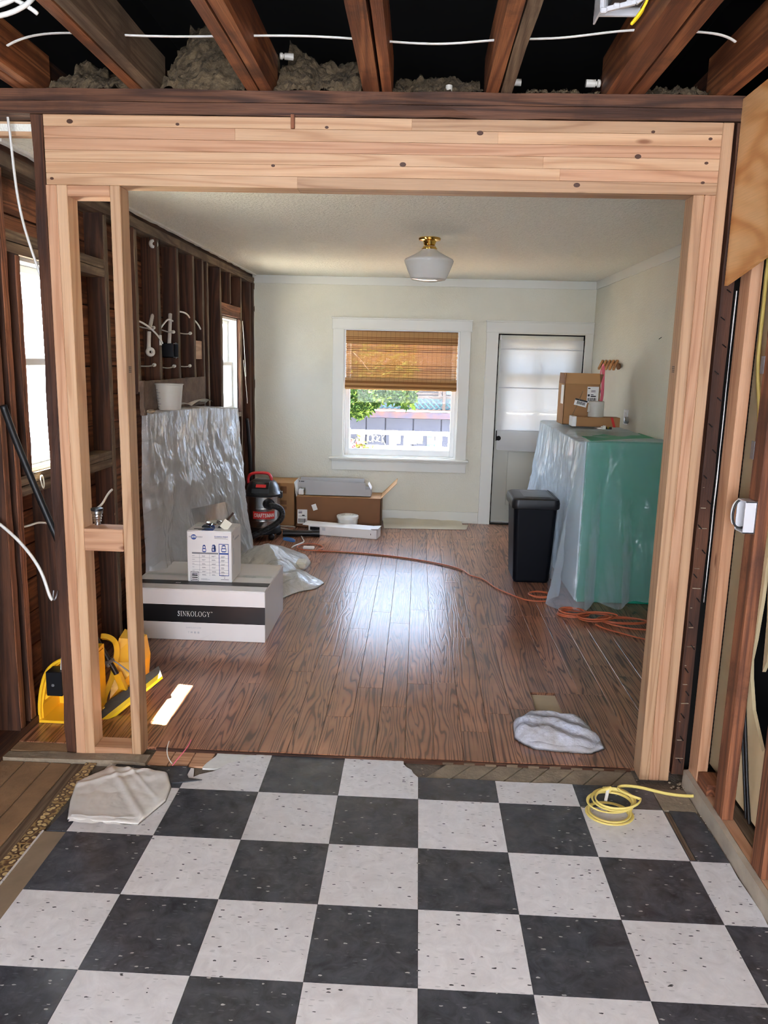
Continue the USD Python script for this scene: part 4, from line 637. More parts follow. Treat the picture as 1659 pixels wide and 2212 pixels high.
t = thing('floor_cutter', 'yellow floor cutter with a black lever and a grey table behind the posts', 'cutter', (-1.40, .70, .01))
body = [(-1.515, .775, .305), (-1.49, .775, .305), (-1.455, .77, .288), (-1.440, .76, .25), (-1.445, .74, .18), (-1.455, .72, .12), (-1.475, .70, .06), (-1.485, .69, .015)]
obj('side_frame', tube(spline(body, 50), .020, 4, .8), 'yellow_plastic', t, smooth=40)
obj('end_housing', hull([(-1.47, .80, .012), (-1.36, .86, .012), (-1.36, .95, .012), (-1.47, .95, .012), (-1.345, .86, .16), (-1.345, .95, .16), (-1.36, .88, .26), (-1.36, .95, .26), (-1.40, .84, .275), (-1.45, .82, .285), (-1.47, .95, .285), (-1.47, .80, .20)]), 'yellow_plastic', t)
obj('brace_rib', hull([(-1.47, .72, .012), (-1.40, .80, .10), (-1.36, .84, .16), (-1.47, .80, .17), (-1.45, .79, .012), (-1.37, .85, .08)]), 'yellow_plastic', t)
tb = lambda x, y, z: (x, y, z)
A0, A1, A2, A3 = np.array([-1.49, .60, .012]), np.array([-1.275, .86, .135]), np.array([-1.245, .80, .125]), np.array([-1.43, .515, .006])
N = np.cross(A1 - A0, A3 - A0); N /= np.linalg.norm(N); N = N if N[2] > 0 else -N
obj('work_table', hull([*(A0, A1, A2, A3), *(q - N*.012 for q in (A0, A1, A2, A3))]), 'grey_pad', t)
e0, e1 = A3 + (A3 - A0)/np.linalg.norm(A3 - A0)*.022, A2 + (A2 - A1)/np.linalg.norm(A2 - A1)*.022
obj('table_edge', hull([A3 + N*.002, A2 + N*.002, e0 - N*.02, e1 - N*.02, A3 - N*.022, A2 - N*.022, e0 - N*.006, e1 - N*.006]), 'bright_yellow', t)
obj('foot', hull([A3 - N*.02, A0 - N*.02, A3 - N*.05 + np.array([.02, 0, 0]), A0 - N*.04, A3*.8 + A2*.2 - N*.02, A3*.8 + A2*.2 - N*.05]), 'red_plastic', t)
obj('lever', tube([(-1.525, .70, .345), (-1.47, .70, .245), (-1.412, .70, .135)], .0125, 12), 'brown_pole', t, smooth=40)
obj('lever_grip', hull([(-1.43, .685, .150), (-1.405, .685, .160), (-1.43, .715, .150), (-1.405, .715, .160), (-1.405, .683, .085), (-1.378, .683, .092), (-1.405, .715, .085), (-1.378, .715, .092), (-1.375, .69, .075), (-1.375, .712, .075)]), 'yellow_plastic', t)
obj('wire_brace', tube(spline([(-1.455, .69, .205), (-1.445, .685, .225), (-1.425, .685, .222), (-1.36, .70, .165), (-1.297, .735, .115)], 30), .0035, 7), 'galvanised', t, smooth=True)
obj('clamp', cat_([bar((-1.475, .70, .205), (-1.435, .70, .222), .03, .016), lathe([(0, .008), (.008, .006), (.009, 0)], 12).apply_transform(trimesh.transformations.rotation_matrix(math.pi/2, [1, 0, 0])).apply_translation([-1.452, .684, .200])]), 'galvanised', t)
obj('wing_nut', bx(-1.462, -1.436, .565, .590, .026, .040, .004), 'chrome', t)
# ---------------------------------------------------------------- cartons on the left
SER = .045
def stroke(pts, w): return sg.LineString(pts).buffer(w/2, cap_style='flat')
def ell(cx, rx, ry, cy=.5, n=40): return sg.Polygon([(cx + rx*math.cos(a), cy + ry*math.sin(a)) for a in np.linspace(0, 6.283, n)])
def serif_glyph(c):
    R = lambda x0, x1, y0, y1: sg.box(x0, y0, x1, y1)
    if c == 'I': return unary_union([R(.11, .24, 0, 1), R(0, .35, 0, SER), R(0, .35, 1 - SER, 1)]), .40
    if c == 'N': return unary_union([R(.10, .155, 0, 1), R(.70, .755, 0, 1), sg.Polygon([(.06, 1), (.22, 1), (.755, 0), (.69, 0)]), R(0, .26, 0, SER), R(.58, .88, 1 - SER, 1), R(0, .2, 1 - SER, 1)]), .90
    if c == 'K': return unary_union([R(.10, .23, 0, 1), R(0, .33, 0, SER), R(0, .33, 1 - SER, 1), stroke([(.22, .45), (.60, 1)], .06), sg.Polygon([(.32, .60), (.42, .68), (.82, 0), (.64, 0)]), R(.50, .76, 1 - SER, 1), R(.55, .88, 0, SER)]), .88
    if c == 'O': return ell(.45, .45, .52).difference(ell(.45, .31, .47)), .96
    if c == 'G': return unary_union([ell(.45, .45, .52).difference(ell(.45, .31, .47)).difference(sg.box(.55, .42, 1, .80)), R(.68, .80, .05, .42), R(.56, .90, .42 - SER, .42)]), .96
    if c == 'L': return unary_union([R(.10, .23, 0, 1), R(0, .33, 1 - SER, 1), R(0, .62, 0, SER), sg.Polygon([(.52, 0), (.66, 0), (.68, .26), (.64, .26)])]), .72
    if c == 'Y': return unary_union([R(.34, .47, 0, .48), R(.24, .57, 0, SER), sg.Polygon([(.05, 1), (.21, 1), (.47, .46), (.34, .44)]), stroke([(.42, .46), (.70, 1)], .055), R(-.02, .28, 1 - SER, 1), R(.58, .84, 1 - SER, 1)]), .84
    if c == 'S': return affinity.scale(unary_union([sg.LineString([(.47, .86), (.38, .95), (.26, .97), (.13, .90), (.11, .76), (.20, .63), (.40, .46), (.46, .30), (.42, .13), (.28, .03), (.14, .06), (.05, .16)]).buffer(.055), sg.LineString([(.17, .68), (.42, .42)]).buffer(.08), R(.45, .50, .72, .96), R(.02, .07, .04, .28)]), 1, 1), .62
def serif_text(s, h, t=.0006):
    x, gs = 0, []
    for c in s:
        g, w_ = serif_glyph(c); gs.append(affinity.translate(g, x, 0)); x += w_ + .09
    g = affinity.scale(unary_union(gs).simplify(.004), h, h, origin=(0, 0)); return cat_([trimesh.creation.extrude_polygon(q, t, engine='earcut') for q in getattr(g, 'geoms', [g])]), x*h
t = thing('sink_carton', 'long white carton with a black band on the floor behind the posts', 'box', (-1.28, 1.85, .01))
X0_, X1_, Yf, Yb, Zt = -1.685, -.885, 1.555, 2.165, .312
obj('carton', bx(X0_, X1_, Yf, Yb, .0105, Zt, .003), 'white_card', t)
obj('lid_flap', cat_([bx(X0_ + .003, X1_ - .003, Yf + .003, (Yf + Yb)/2 - .002, Zt, Zt + .003, .001), bx(X0_ + .003, X1_ - .003, (Yf + Yb)/2 + .002, Yb - .003, Zt, Zt + .003, .001)]), 'white_card', t)
bd = obj('black_band', cat_([facing(rect(X0_ - .0002, X1_ + .0002, .118, .222), (0, Yf, 0)), bx(X0_ + .003, X1_ - .003, Yf + .10, Yf + .175, Zt + .003, Zt + .0036, 0)]), 'print_black', t)
st, sw = serif_text('SINKOLOGY', .030); st.apply_scale([.192/sw, 1, 1]); obj('lettering', facing(st, (-1.392, Yf - .0007, .155)), 'print_white', bd, label='white serif lettering')
obj('lettering', facing(text('TM', .006, width=.009), (-1.199, Yf - .0007, .180)), 'print_white', bd)
obj('marking', facing(cat_([text('SINKOLOGY.COM', .009, width=.086), *[m.apply_translation([0, 0, 0]) for m in (text('f', .013).apply_translation([.012, -.030, 0]), rect(.026, .038, -.028, -.019), rect(.046, .058, -.030, -.018), rect(.066, .077, -.030, -.018))]]), (-1.345, Yf - .0002, .082)), 'print_lightgrey', t)
obj('marking', place(text('sink', .016, width=.03), (1, 0, 0), (0, 1, 0), (-1.44, Yf + .125, Zt + .0037)), 'print_white', t)
obj('tape', cat_([bx(X0_ + .02, X1_ - .02, (Yf + Yb)/2 - .025, (Yf + Yb)/2 + .025, Zt + .003, Zt + .0042, 0)]), 'clear_shell', t)
obj('dent', sheet(lambda u, v: np.stack([-1.28 + .10*u, Yf - .0008 - .004*v*np.sin(u*3.1), .012 + .05*v*u], -1), 8, 5), 'white_card', t)
t = thing('disposer_carton', 'white and blue printed carton standing on the long white carton', 'box', (-1.25, 1.84, .318))
bx0, bx1, byf, byb, bz0, bz1 = -1.376, -1.112, 1.715, 1.955, Zt + .0045, .622
obj('carton', bx(bx0, bx1, byf, byb, bz0, bz1, .003), 'white_card', t)
obj('lid_flap', cat_([bx(bx0 + .002, bx1 - .002, byf + .002, (byf + byb)/2 - .002, bz1, bz1 + .003, .001), bx(bx0 + .002, bx1 - .002, (byf + byb)/2 + .002, byb - .002, bz1, bz1 + .003, .001)]), 'white_card', t)
W, Hh = bx1 - bx0, bz1 - bz0
def pr(x, y): return (x*W, y*Hh)
def R_(x0, x1, y0, y1): return rect(x0*W, x1*W, y0*Hh, y1*Hh, .0005)
def fr_(x0, x1, y0, y1, w=.008): return cat_([R_(x0, x1, y0, y0 + w), R_(x0, x1, y1 - w, y1), R_(x0, x0 + w, y0, y1), R_(x1 - w, x1, y0, y1)])
def tx(s, h, x, y, w=None, b=False): return text(s, h*Hh, b, .0006, w and w*W).apply_translation([x*W, y*Hh, 0])
blue = [trimesh.creation.extrude_polygon(ell(.155*W, .062*W, .060*W, .885*Hh), .0005, engine='earcut'), tx('Evolution Select', .022, .62, .895, .30, True), fr_(.715, .935, .13, .765, .012), R_(.715, .935, .555, .585)]
def disposer(cx, y0, s, hat):
    return [R_(cx - .04*s, cx + .04*s, y0, y0 + .012), fr_(cx - .055*s, cx + .055*s, y0 + .01, y0 + .075, .012), fr_(cx - .042*s, cx + .042*s, y0 + .07, y0 + .13, .012), R_(cx - .03*s, cx + .03*s, y0 + .125, y0 + .145)] + ([R_(cx + .0*s, cx + .05*s, y0 + .02, y0 + .125), R_(cx - .05*s, cx - .03*s, y0 + .0, y0 + .07)] if hat else [])
blue += disposer(.385, .59, .75, False) + disposer(.60, .60, .85, True) + disposer(.825, .60, 1.0, False)
obj('marking', facing(cat_(blue), (bx0, byf, bz0)), 'print_blue', t, label='blue print and appliance pictures')
grey = [tx('in', .035, .045, .875, .045), tx('erator', .035, .225, .875, .125), R_(.62, .92, .862, .867), R_(.62, .88, .880, .885), R_(.11, .70, .555, .585)]
for y in (.48, .40, .335, .24, .18): grey.append(R_(.11, .93, y, y + .004))
for x in (.275, .50): grey.append(R_(x, x + .004, .12, .55))
r9 = random.Random(9)
for y in (.515, .44, .36, .29, .21, .145):
    for x, n in ((.11, 1), (.33, 2), (.55, 2), (.76, 3)):
        for q in range(n): grey.append(R_(x, x + (.07 if x < .2 else .10)*r9.uniform(.6, 1), y - q*.013, y - q*.013 + .006))
grey += [R_(.30, .50, .045, .050), R_(.30, .44, .060, .064), R_(.75, .93, .050, .060), R_(.825, .845, .082, .096)]
obj('marking', facing(cat_(grey), (bx0, byf, bz0)), 'print_grey', t, label='grey table and small print')
bar_ = [fr_(.07, .25, .015, .20, .008)] + [R_(.10, .225, y, y + h) for y, h in ((.04, .014), (.075, .020), (.115, .026), (.155, .014))]
obj('barcode', facing(cat_(bar_), (bx0, byf, bz0)), 'print_black', t)
obj('lettering', facing(tx('sink', .045, .105, .872, .10, True), (bx0, byf - .0006, bz0)), 'print_white', t)
obj('marking', looking_right(cat_([rect(.03, .05, .26, .275), rect(.03, .045, .10, .20), rect(.07, .18, .24, .25)]), (bx1, byf + .01, bz0)), 'print_lightgrey', t)
obj('top_label', cat_([bx(bx0 + .03, bx0 + .10, byf + .04, byf + .06, bz1 + .003, bz1 + .0036, 0), bx(bx0 + .06, bx0 + .13, byf + .025, byf + .035, bz1 + .003, bz1 + .0036, 0)]), 'print_black', t); obj('top_label', bx(bx0 + .085, bx0 + .15, byf + .012, byf + .075, bz1 + .003, bz1 + .0034, 0), 'print_blue', t)
t = thing('blister_pack', 'clear plastic pack with a chrome sink flange on the printed carton', 'package', (-1.22, 1.83, .63))
obj('shell', cat_([bar((-1.36, 1.82, .655), (-1.16, 1.84, .700), .16, .002, up=(0, 1, 0), b=.0005)]), 'clear_shell', t)
obj('chrome_flange', cat_([lathe([(.030, .002), (.048, .002), (.054, .010), (.050, .018), (.036, .012), (.030, .002)], 32, (-1.235, 1.82, .640)), lathe([(.036, .012), (.036, .0), (.030, -.010), (.028, .004)], 32, (-1.235, 1.82, .638))]), 'chrome', t, smooth=40)
obj('pack_rim', tube(loops((-1.235, 1.82, 0), .056, .056, 1, .662, .0, 1, 36), .0025, 6), 'clear_shell', t); obj('black_insert', bx(-1.31, -1.19, 1.80, 1.86, .6255, .634, .003), 'black_plastic', t)
obj('paper_tag', bar((-1.175, 1.775, .628), (-1.145, 1.790, .672), .05, .001, up=(0, 1, 0), b=0), 'pale_paper', t); obj('paper_tag', bar((-1.165, 1.80, .665), (-1.125, 1.83, .715), .012, .003, up=(0, 1, 0), b=0), 'chrome', t)
# ---------------------------------------------------------------- chimney base under its sheet, bucket, plastic heap
t = thing('chimney_stub', 'rough mortared chimney breast stub in the bare left wall', 'chimney', (-1.74, 2.6, 0))
def rough_block(x0, x1, y0, y1, z0, z1, amp, seed, n=28):
    m = trimesh.creation.box([1, 1, 1]); m = m.subdivide_to_size(.045) if False else m
    for _ in range(5): m = m.subdivide()
    v = m.vertices*[x1-x0, y1-y0, z1-z0] + [(x0+x1)/2, (y0+y1)/2, (z0+z1)/2]; v = v + amp*np.stack([FB(v, 12, seed), FB(v, 12, seed+3), FB(v, 12, seed+6)], -1)*2; m.vertices = v; return m
obj('mortar_block', rough_block(-1.686, -1.662, 1.885, 3.235, 1.275, 1.475, .008, 3), 'mortar', t); obj('hearth_mass', bx(-1.684, -1.650, 2.24, 3.72, .050, 1.20, .01), 'mortar', t)
obj('rubble', cat_([trimesh.creation.icosphere(1, s).apply_scale([1, 1, .5]).apply_translation([x, y, 1.292 + .004*k]) for k, (x, y, s) in enumerate([(-1.66, 1.98, .03), (-1.64, 1.93, .025), (-1.63, 2.18, .02), (-1.66, 2.24, .03), (-1.65, 2.30, .02)])]), 'dust', t)
def wrap(path, top, bot, inset, flare, fold, seed, nu=240, nv=60, amp=.03, freq=9, crinkle=0):
    """a sheet laid over a block: in from the back edge across the top, then hanging down the sides in folds"""
    p = np.array(path, float); t_ = np.r_[0, np.cumsum(np.linalg.norm(np.diff(p[:, :2], axis=0), axis=1))]; s = np.linspace(0, t_[-1], nu)
    XY = np.c_[np.interp(s, t_, p[:, 0]), np.interp(s, t_, p[:, 1])]
    XY = np.c_[np.convolve(np.pad(XY[:, 0], 3, 'edge'), np.ones(7)/7, 'valid'), np.convolve(np.pad(XY[:, 1], 3, 'edge'), np.ones(7)/7, 'valid')]
    tg = np.gradient(XY, axis=0); tg /= np.linalg.norm(tg, axis=1, keepdims=True); nn = np.c_[tg[:, 1], -tg[:, 0]]
    zt = np.interp(s, t_, [q[2] for q in path]); rows = []
    for k in range(6):
        f = 1 - k/6; q = inset(XY, f); rows.append(np.c_[q, zt + .004 + .014*FB(np.c_[q*9, np.zeros(nu) + seed], 1, seed)])
    for j in range(nv + 1):
        v = j/nv; d = flare(s/t_[-1], v) + amp*(v**.7)*(FB(np.c_[s*freq + .5*np.sin(v*2 + s*3), np.full(nu, v*.7), np.full(nu, seed)], 1, seed)*2 + fold*np.abs(np.sin(s*freq*1.7 + v*1.2 + 4*FB(np.c_[s*2, s*0, s*0], 1, seed+1)))) + .010*FB(np.c_[s*18, np.full(nu, v*9), s*0], 1, seed+7)
        if crinkle: d = d + crinkle*(.7*(1 - 2*np.abs(FB(np.c_[s*3.1 + v*1.7, v*2.6 - s*.9, s*0 + 3.3], 1, seed+11)*2)) + .35*(1 - 2*np.abs(FB(np.c_[s*8 - v*3, v*7 + s*2, s*0 + 9.1], 1, seed+15)*2)) - .3)*min(1, .25 + v*2)
        z = zt*(1 - v) + bot(s/t_[-1])*v; q = XY + nn*d[:, None]; rows.append(np.c_[q, z])
    V = np.array(rows); nr = len(rows); i, j = np.meshgrid(np.arange(nr-1), np.arange(nu-1), indexing='ij'); a = (i*nu + j).ravel()
    return trimesh.Trimesh(V.reshape(-1, 3), np.vstack([np.c_[a, a+nu, a+nu+1], np.c_[a, a+nu+1, a+1]]), process=False)
t = thing('draped_hearth_sheet', 'crinkled translucent plastic sheet draped over the hearth on the left wall', 'plastic sheet', (-1.6, 2.8, .01))
m = wrap([(-1.70, 1.93, 1.285), (-1.655, 1.93, 1.285), (-1.61, 2.3, 1.29), (-1.56, 3.0, 1.265), (-1.525, 3.72, 1.215), (-1.56, 3.80, 1.19), (-1.68, 3.84, 1.17)], 1.2, lambda s: np.full_like(s, .02), lambda XY, f: np.c_[XY[:, 0] + (-1.685 - XY[:, 0])*f, XY[:, 1]], lambda s, v: -.0 + .10*v**1.6*np.clip((s - .1)*3, 0, 1)*np.clip((1.05 - s)*4, .2, 1) + .05*np.exp(-((s - .62)/.05)**2)*v - .04*np.exp(-((s - .50)/.03)**2)*v**.4, .8, 5, nu=360, nv=130, amp=.05, freq=5.0, crinkle=.045)
m.invert() if False else None
obj('sheet', m, 'plastic_sheeting', t, smooth=True)
obj('folded_edge', sheet(lambda u, v: np.stack([-1.685 + .06*v + .01*np.sin(u*9), 2.35 + .95*u, 1.292 + .035*v*np.abs(np.sin(u*5 + 1))*(.4 + u) - .025*u + .02*np.sin(v*3.1)], -1), 40, 8), 'bag_plastic', t, smooth=True)
t = thing('measuring_bucket', 'translucent white measuring bucket on the sheeted hearth', 'bucket', (-1.565, 2.06, 1.300))
obj('pail', lathe([(0, 0), (.062, 0), (.067, .006), (.081, .150), (.086, .152), (.086, .158), (.079, .158), (.064, .010), (0, .008)], 40, (-1.565, 2.06, 1.300)), 'cloudy_plastic', t, smooth=40)
for k in range(7):
    z = 1.32 + k*.017; r = .0672 + .014*(z - 1.303)/.144
    a0 = -2.75; obj('graduation', tube([(-1.565 + (r + .0006)*math.cos(a), 2.06 + (r + .0006)*math.sin(a), z) for a in np.linspace(a0, a0 + .45 + .25*(k % 2), 8)], .0012, 5), 'print_grey', t)
t = thing('plastic_heap', 'heap of crumpled clear plastic on the floor behind the white cartons', 'plastic sheet', (-1.05, 2.95, .01))
def Hpile(x, y):
    p = np.stack([x, y, 0*x], -1); d = np.exp(-((x + 1.20)/.21)**2 - ((y - 3.15)/.36)**2); e = np.exp(-((x + 1.0)/.20)**2 - ((y - 2.72)/.22)**2)
    rd = lambda s_, k: np.abs(FB(p*np.array([1, .55, 1]) + .15*FB(p, 3, k + 5)[..., None], s_, k)*2)
    return .195*d*(1 - .45*rd(3.2, 31)) + .075*e*(1 - .6*rd(5, 35)) + .022*(1 - rd(7, 33)) + .012*np.sin((x - .4*y)*34 + 8*FB(p, 3, 39))*(.3 + e) + .004
obj('sheet', pillow([(-1.50, 3.85), (-1.25, 3.95), (-1.05, 3.78), (-.93, 3.62), (-.88, 3.40), (-.87, 3.20), (-.94, 3.0), (-.80, 2.92), (-.68, 2.80), (-.74, 2.70), (-.82, 2.60), (-.93, 2.42), (-1.10, 2.40), (-1.30, 2.42), (-1.48, 2.7), (-1.50, 3.2)], lambda x, y: np.maximum(Hpile(x, y), .003), 220, 80, .010, edge=10, wav=.10, seed=3), 'pile_plastic', t, smooth=True)
obj('blue_handle', tube(spline([(-1.13, 3.60, .155), (-1.08, 3.60, .150), (-1.03, 3.60, .135)], 10), [.012, .015, .017, .018, .018, .018, .018, .017, .014, .008], 12), 'blue_tool', smooth=True, label='blue tool handle poking out of the plastic heap', cat='tool')
obj('paper_pack', bx(-.955, -.875, 3.10, 3.24, .03, .085, .012), 'pale_paper', label='small pinkish white pack at the edge of the plastic heap', cat='package')
# ---------------------------------------------------------------- wet and dry vacuum
vx, vy, vz = -1.425, 4.26, .01
t = thing('shop_vacuum', 'black and steel workshop vacuum with a red handle in the far left corner', 'vacuum cleaner', (vx, vy, vz))
L_ = lambda pr_, m, n, s=40, pa=None: obj(n, lathe(pr_, 48, (vx, vy, vz)), m, pa or t, smooth=s)
tank = L_([(0, .10), (.132, .10), (.140, .108), (.145, .165), (.150, .172), (.145, .179), (.148, .275), (.153, .283), (.148, .291), (.151, .395), (0, .395)], 'steel', 'tank')
L_([(0, .045), (.135, .045), (.158, .06), (.156, .10), (.146, .115), (.10, .118), (0, .118)], 'black_plastic', 'base')
for a in (.6, 2.2, 3.8, 5.4):
    c_ = obj('caster', trimesh.creation.icosphere(2, .030).apply_scale([1, .7, 1]).apply_translation([vx + .15*math.cos(a), vy + .15*math.sin(a), vz + .031]), 'black_plastic', t, smooth=True)
hd_ = L_([(0, .395), (.150, .395), (.166, .402), (.170, .412), (.160, .428), (.150, .44), (.140, .475), (.118, .515), (.085, .535), (0, .54)], 'dark_plastic', 'power_head')
obj('lid_rim', lathe([(.150, .392), (.172, .398), (.174, .412), (.152, .424)], 48, (vx, vy, vz)), 'black_plastic', hd_, smooth=40)
obj('motor_cover', hull([(vx + sx*.075, vy - .155 + q, vz + z) for sx in (-1, 1) for q, z in ((0, .43), (.01, .47), (.05, .525), (.15, .53), (.1, .43))]), 'black_plastic', hd_)
obj('switch_plate', hull([(vx + sx*w_ + .01, vy - .158 + q, vz + z) for sx in (-1, 1) for w_, q, z in ((.045, -.004, .485), (.045, .012, .510), (.04, .02, .485))]), 'red_plastic', hd_); obj('latch', cat_([bx(vx + .15, vx + .175, vy - .03, vy + .03, vz + .37, vz + .43, .006), bx(vx - .175, vx - .15, vy - .03, vy + .03, vz + .37, vz + .43, .006)]), 'black_plastic', hd_)
obj('handle', tube(spline([(vx - .130, vy - .02, vz + .50), (vx - .128, vy - .02, vz + .56), (vx - .095, vy - .02, vz + .587), (vx, vy - .02, vz + .597), (vx + .055, vy - .02, vz + .588), (vx + .075, vy - .02, vz + .56), (vx + .078, vy - .02, vz + .53)], 40), .017, 8, .8), 'red_plastic', t, smooth=True)
lbr = .1475
def bend(m, r, a0, z0):
    m = m.copy(); v = m.vertices.copy(); a = a0 + v[:, 0]/r; m.vertices = np.c_[vx + (r + v[:, 2])*np.cos(a), vy + (r + v[:, 2])*np.sin(a), vz + z0 + v[:, 1]]; return m
def grid_rect(w, h, n=14): return sheet(lambda u, v: np.stack([u*w, v*h, 0*u], -1), n, 2)
lb = obj('label', bend(grid_rect(.205, .068), lbr + .003, -2.02, .196), 'print_red', tank, label='red maker label')
mt = text('CRAFTSMAN', .032, True, .0012, .185); mt = mt.subdivide_to_size(.02); obj('lettering', bend(mt.apply_translation([.010, .018, 0]), lbr + .0036, -2.02, .196), 'print_white', tank)
obj('inlet', cat_([tube([(vx + .06, vy - .11, vz + .335), (vx + .095, vy - .175, vz + .335)], [.052, .046], 20), tube([(vx + .085, vy - .16, vz + .335), (vx + .105, vy - .20, vz + .333)], [.038, .034], 16)]), 'black_plastic', t, smooth=40)
P = spline([(vx + .10, vy - .19, vz + .333), (vx + .15, vy - .235, vz + .335), (vx + .205, vy - .25, vz + .31), (vx + .215, vy - .26, vz + .25), (vx + .165, vy - .27, vz + .185), (vx + .06, vy - .27, vz + .12), (vx - .05, vy - .26, vz + .06), (vx - .12, vy - .24, vz + .03)], 220)
obj('hose', tube(P, .026 + .0022*np.sin(np.arange(220)*1.9), 14), 'black_rubber', t, smooth=True)
obj('vacuum_wand', tube([(-1.255, 4.312, .040), (-1.18, 4.322, .040), (-1.0, 4.345, .040), (-.985, 4.347, .040), (-.92, 4.355, .040)], [.029, .029, .028, .031, .033], 18), 'black_plastic', smooth=40, label='black vacuum wand lying on the floor before the long white box', cat='vacuum wand')
wire('white power cord winding over the floor by the vacuum wand', [(-1.20, 4.70, .016), (-1.35, 4.74, .016), (-1.45, 4.72, .016), (-1.20, 4.55, .016), (-1.06, 4.22, .016), (-1.03, 4.10, .016), (-1.06, 4.0, .016), (-1.10, 3.86, .016)], .006)
# ---------------------------------------------------------------- boxes under the window
def wl_(x0, x1, y0, y1, z0, z1, th=.005):
    """an open carton: four walls and a floor"""
    return cat_([bx(x0, x1, y0, y0 + th, z0, z1, 0), bx(x0, x1, y1 - th, y1, z0, z1, 0), bx(x0, x0 + th, y0, y1, z0, z1, 0), bx(x1 - th, x1, y0, y1, z0, z1, 0), bx(x0, x1, y0, y1, z0, z0 + th, 0)])
def flap(p0, p1, d, th=.004):
    p0, p1, d = map(np.array, (p0, p1, d)); n = np.cross(p1 - p0, d); n = n/np.linalg.norm(n)*th/2; return hull([q + s for q in (p0, p1, p1 + d, p0 + d) for s in (n, -n)])
t = thing('tall_cardboard_box', 'closed brown cardboard box in the far corner behind the vacuum', 'box', (-1.37, 4.95, .01)); obj('carton', bx(-1.535, -1.225, 4.79, 5.14, .0105, .430, .003), 'cardboard', t); obj('lid_flap', cat_([bx(-1.533, -1.227, 4.792, 4.962, .430, .434, .001), bx(-1.533, -1.227, 4.966, 5.138, .430, .434, .001)]), 'cardboard_inside', t); obj('marking', facing(cat_([rect(-1.36, -1.30, .33, .40), rect(-1.36, -1.30, .22, .26), rect(-1.36, -1.30, .17, .20), rect(-1.42, -1.39, .30, .39), rect(-1.40, -1.38, .20, .32), rect(-1.48, -1.44, .37, .40)]), (0, 4.789, 0)), 'cardboard_dark', t)
t = thing('long_cardboard_box', 'long brown cardboard box with open flaps below the window', 'box', (-.78, 4.9, .01)); obj('carton', wl_(-1.20, -.375, 4.745, 5.10, .0105, .312), 'cardboard_dark', t)
obj('flap', flap((-.377, 4.745, .312), (-.377, 5.10, .312), (.15, -.01, .155)), 'cardboard_inside', t); obj('flap', flap((-1.198, 5.10, .312), (-1.198, 4.745, .312), (-.02, 0, .14)), 'white_card', t); obj('flap', flap((-.38, 5.098, .312), (-1.195, 5.098, .312), (0, -.17, .004)), 'cardboard', t); obj('flap', flap((-.38, 4.747, .312), (-1.195, 4.747, .312), (0, .17, .004)), 'cardboard', t)
lb = obj('shipping_label', facing(rect(-1.185, -1.09, .045, .185), (0, 4.7448, 0)), 'label_white', t); obj('marking', facing(cat_([rect(-1.175, -1.14, y, y + .004) for y in (.165, .155, .145)] + [rect(-1.175, -1.10, .118, .121), rect(-1.14, -1.115, .122, .132)] + [rect(-1.175 + k*.0085, -1.170 + k*.0085, .055, .095) for k in range(9)]), (0, 4.744, 0)), 'print_black', lb)
obj('sticker', facing(rect(0, .045, 0, .06), (0, 0, 0)).apply_transform(trimesh.transformations.rotation_matrix(-.35, [0, 1, 0])).apply_translation([-1.03, 4.744, .175]), 'label_white', t)
t = thing('grey_tray_carton', 'long shallow grey carton lying open on the long brown box', 'box', (-.8, 4.9, .32)); obj('carton', wl_(-1.12, -.475, 4.80, 4.98, .3205, .392, .003), 'grey_card', t); obj('flap', flap((-1.19, 4.978, .392), (-.555, 4.978, .392), (0, .02, .075)), 'grey_card', t); obj('flap', flap((-.477, 4.80, .392), (-.477, 4.98, .392), (-.03, 0, .05)), 'white_card', t)
obj('front_flap', flap((-1.188, 4.797, .470), (-.53, 4.797, .450), (0, .0, -.075)), 'grey_card', t); obj('lettering', facing(text('PAXE', .014, True, width=.05), (-1.17, 4.7925, .452)), 'print_black', t) if False else obj('marking', facing(cat_([rect(-1.178, -1.170, .450, .460), rect(-1.162, -1.128, .450, .457)]), (0, 4.7945, 0)), 'print_black', t)
obj('foam_block', bx(-1.185, -1.135, 4.80, 4.86, .3205, .372, .004), 'white_card', t)
t = thing('long_white_carton', 'long white carton with lifted lid on the floor before the brown box', 'box', (-.7, 4.4, .01)); fr0, fr1 = np.array([-1.035, 4.44]), np.array([-.455, 4.315])
def rb(a0, a1, d0, d1, z0, z1):
    ux = np.array([1, -.195])/np.linalg.norm([1, -.195]); uy = np.array([.195, 1])/np.linalg.norm([.195, 1]); o = np.array([-1.035, 4.44]); return hull([np.r_[o + ux*a + uy*d, z] for a in (a0, a1) for d in (d0, d1) for z in (z0, z1)])
obj('carton', cat_([rb(0, .66, 0, .004, .0105, .095), rb(0, .66, .146, .15, .0105, .095), rb(0, .004, 0, .15, .0105, .095), rb(.656, .66, 0, .15, .0105, .095), rb(0, .66, 0, .15, .0105, .014)]), 'white_card', t)
ux = np.array([1, -.195, 0])/1.0188; uy = np.array([.195, 1, 0])/1.0188; o3 = np.array([-1.035, 4.44, 0])
obj('lid', flap(o3 + uy*.15 + [0, 0, .105], o3 + ux*.60 + uy*.15 + [0, 0, .10], -uy*.145 + [0, 0, -.012]), 'white_card', t); obj('end_flap', flap(o3 + [0, 0, .095], o3 + uy*.15 + [0, 0, .105], -ux*.055 + uy*-.01 + [0, 0, .005]), 'white_card', t); obj('end_flap', flap(o3 + ux*.60 + [0, 0, .10], o3 + ux*.60 + uy*.13 + [0, 0, .105], ux*.085 - uy*.05 + [0, 0, .018]), 'white_card', t)
pz = lambda a0, a1, z0, z1: hull([o3 + ux*a - uy*d + [0, 0, z] for a in (a0, a1) for d in (.0005, .0015) for z in (z0, z1)])
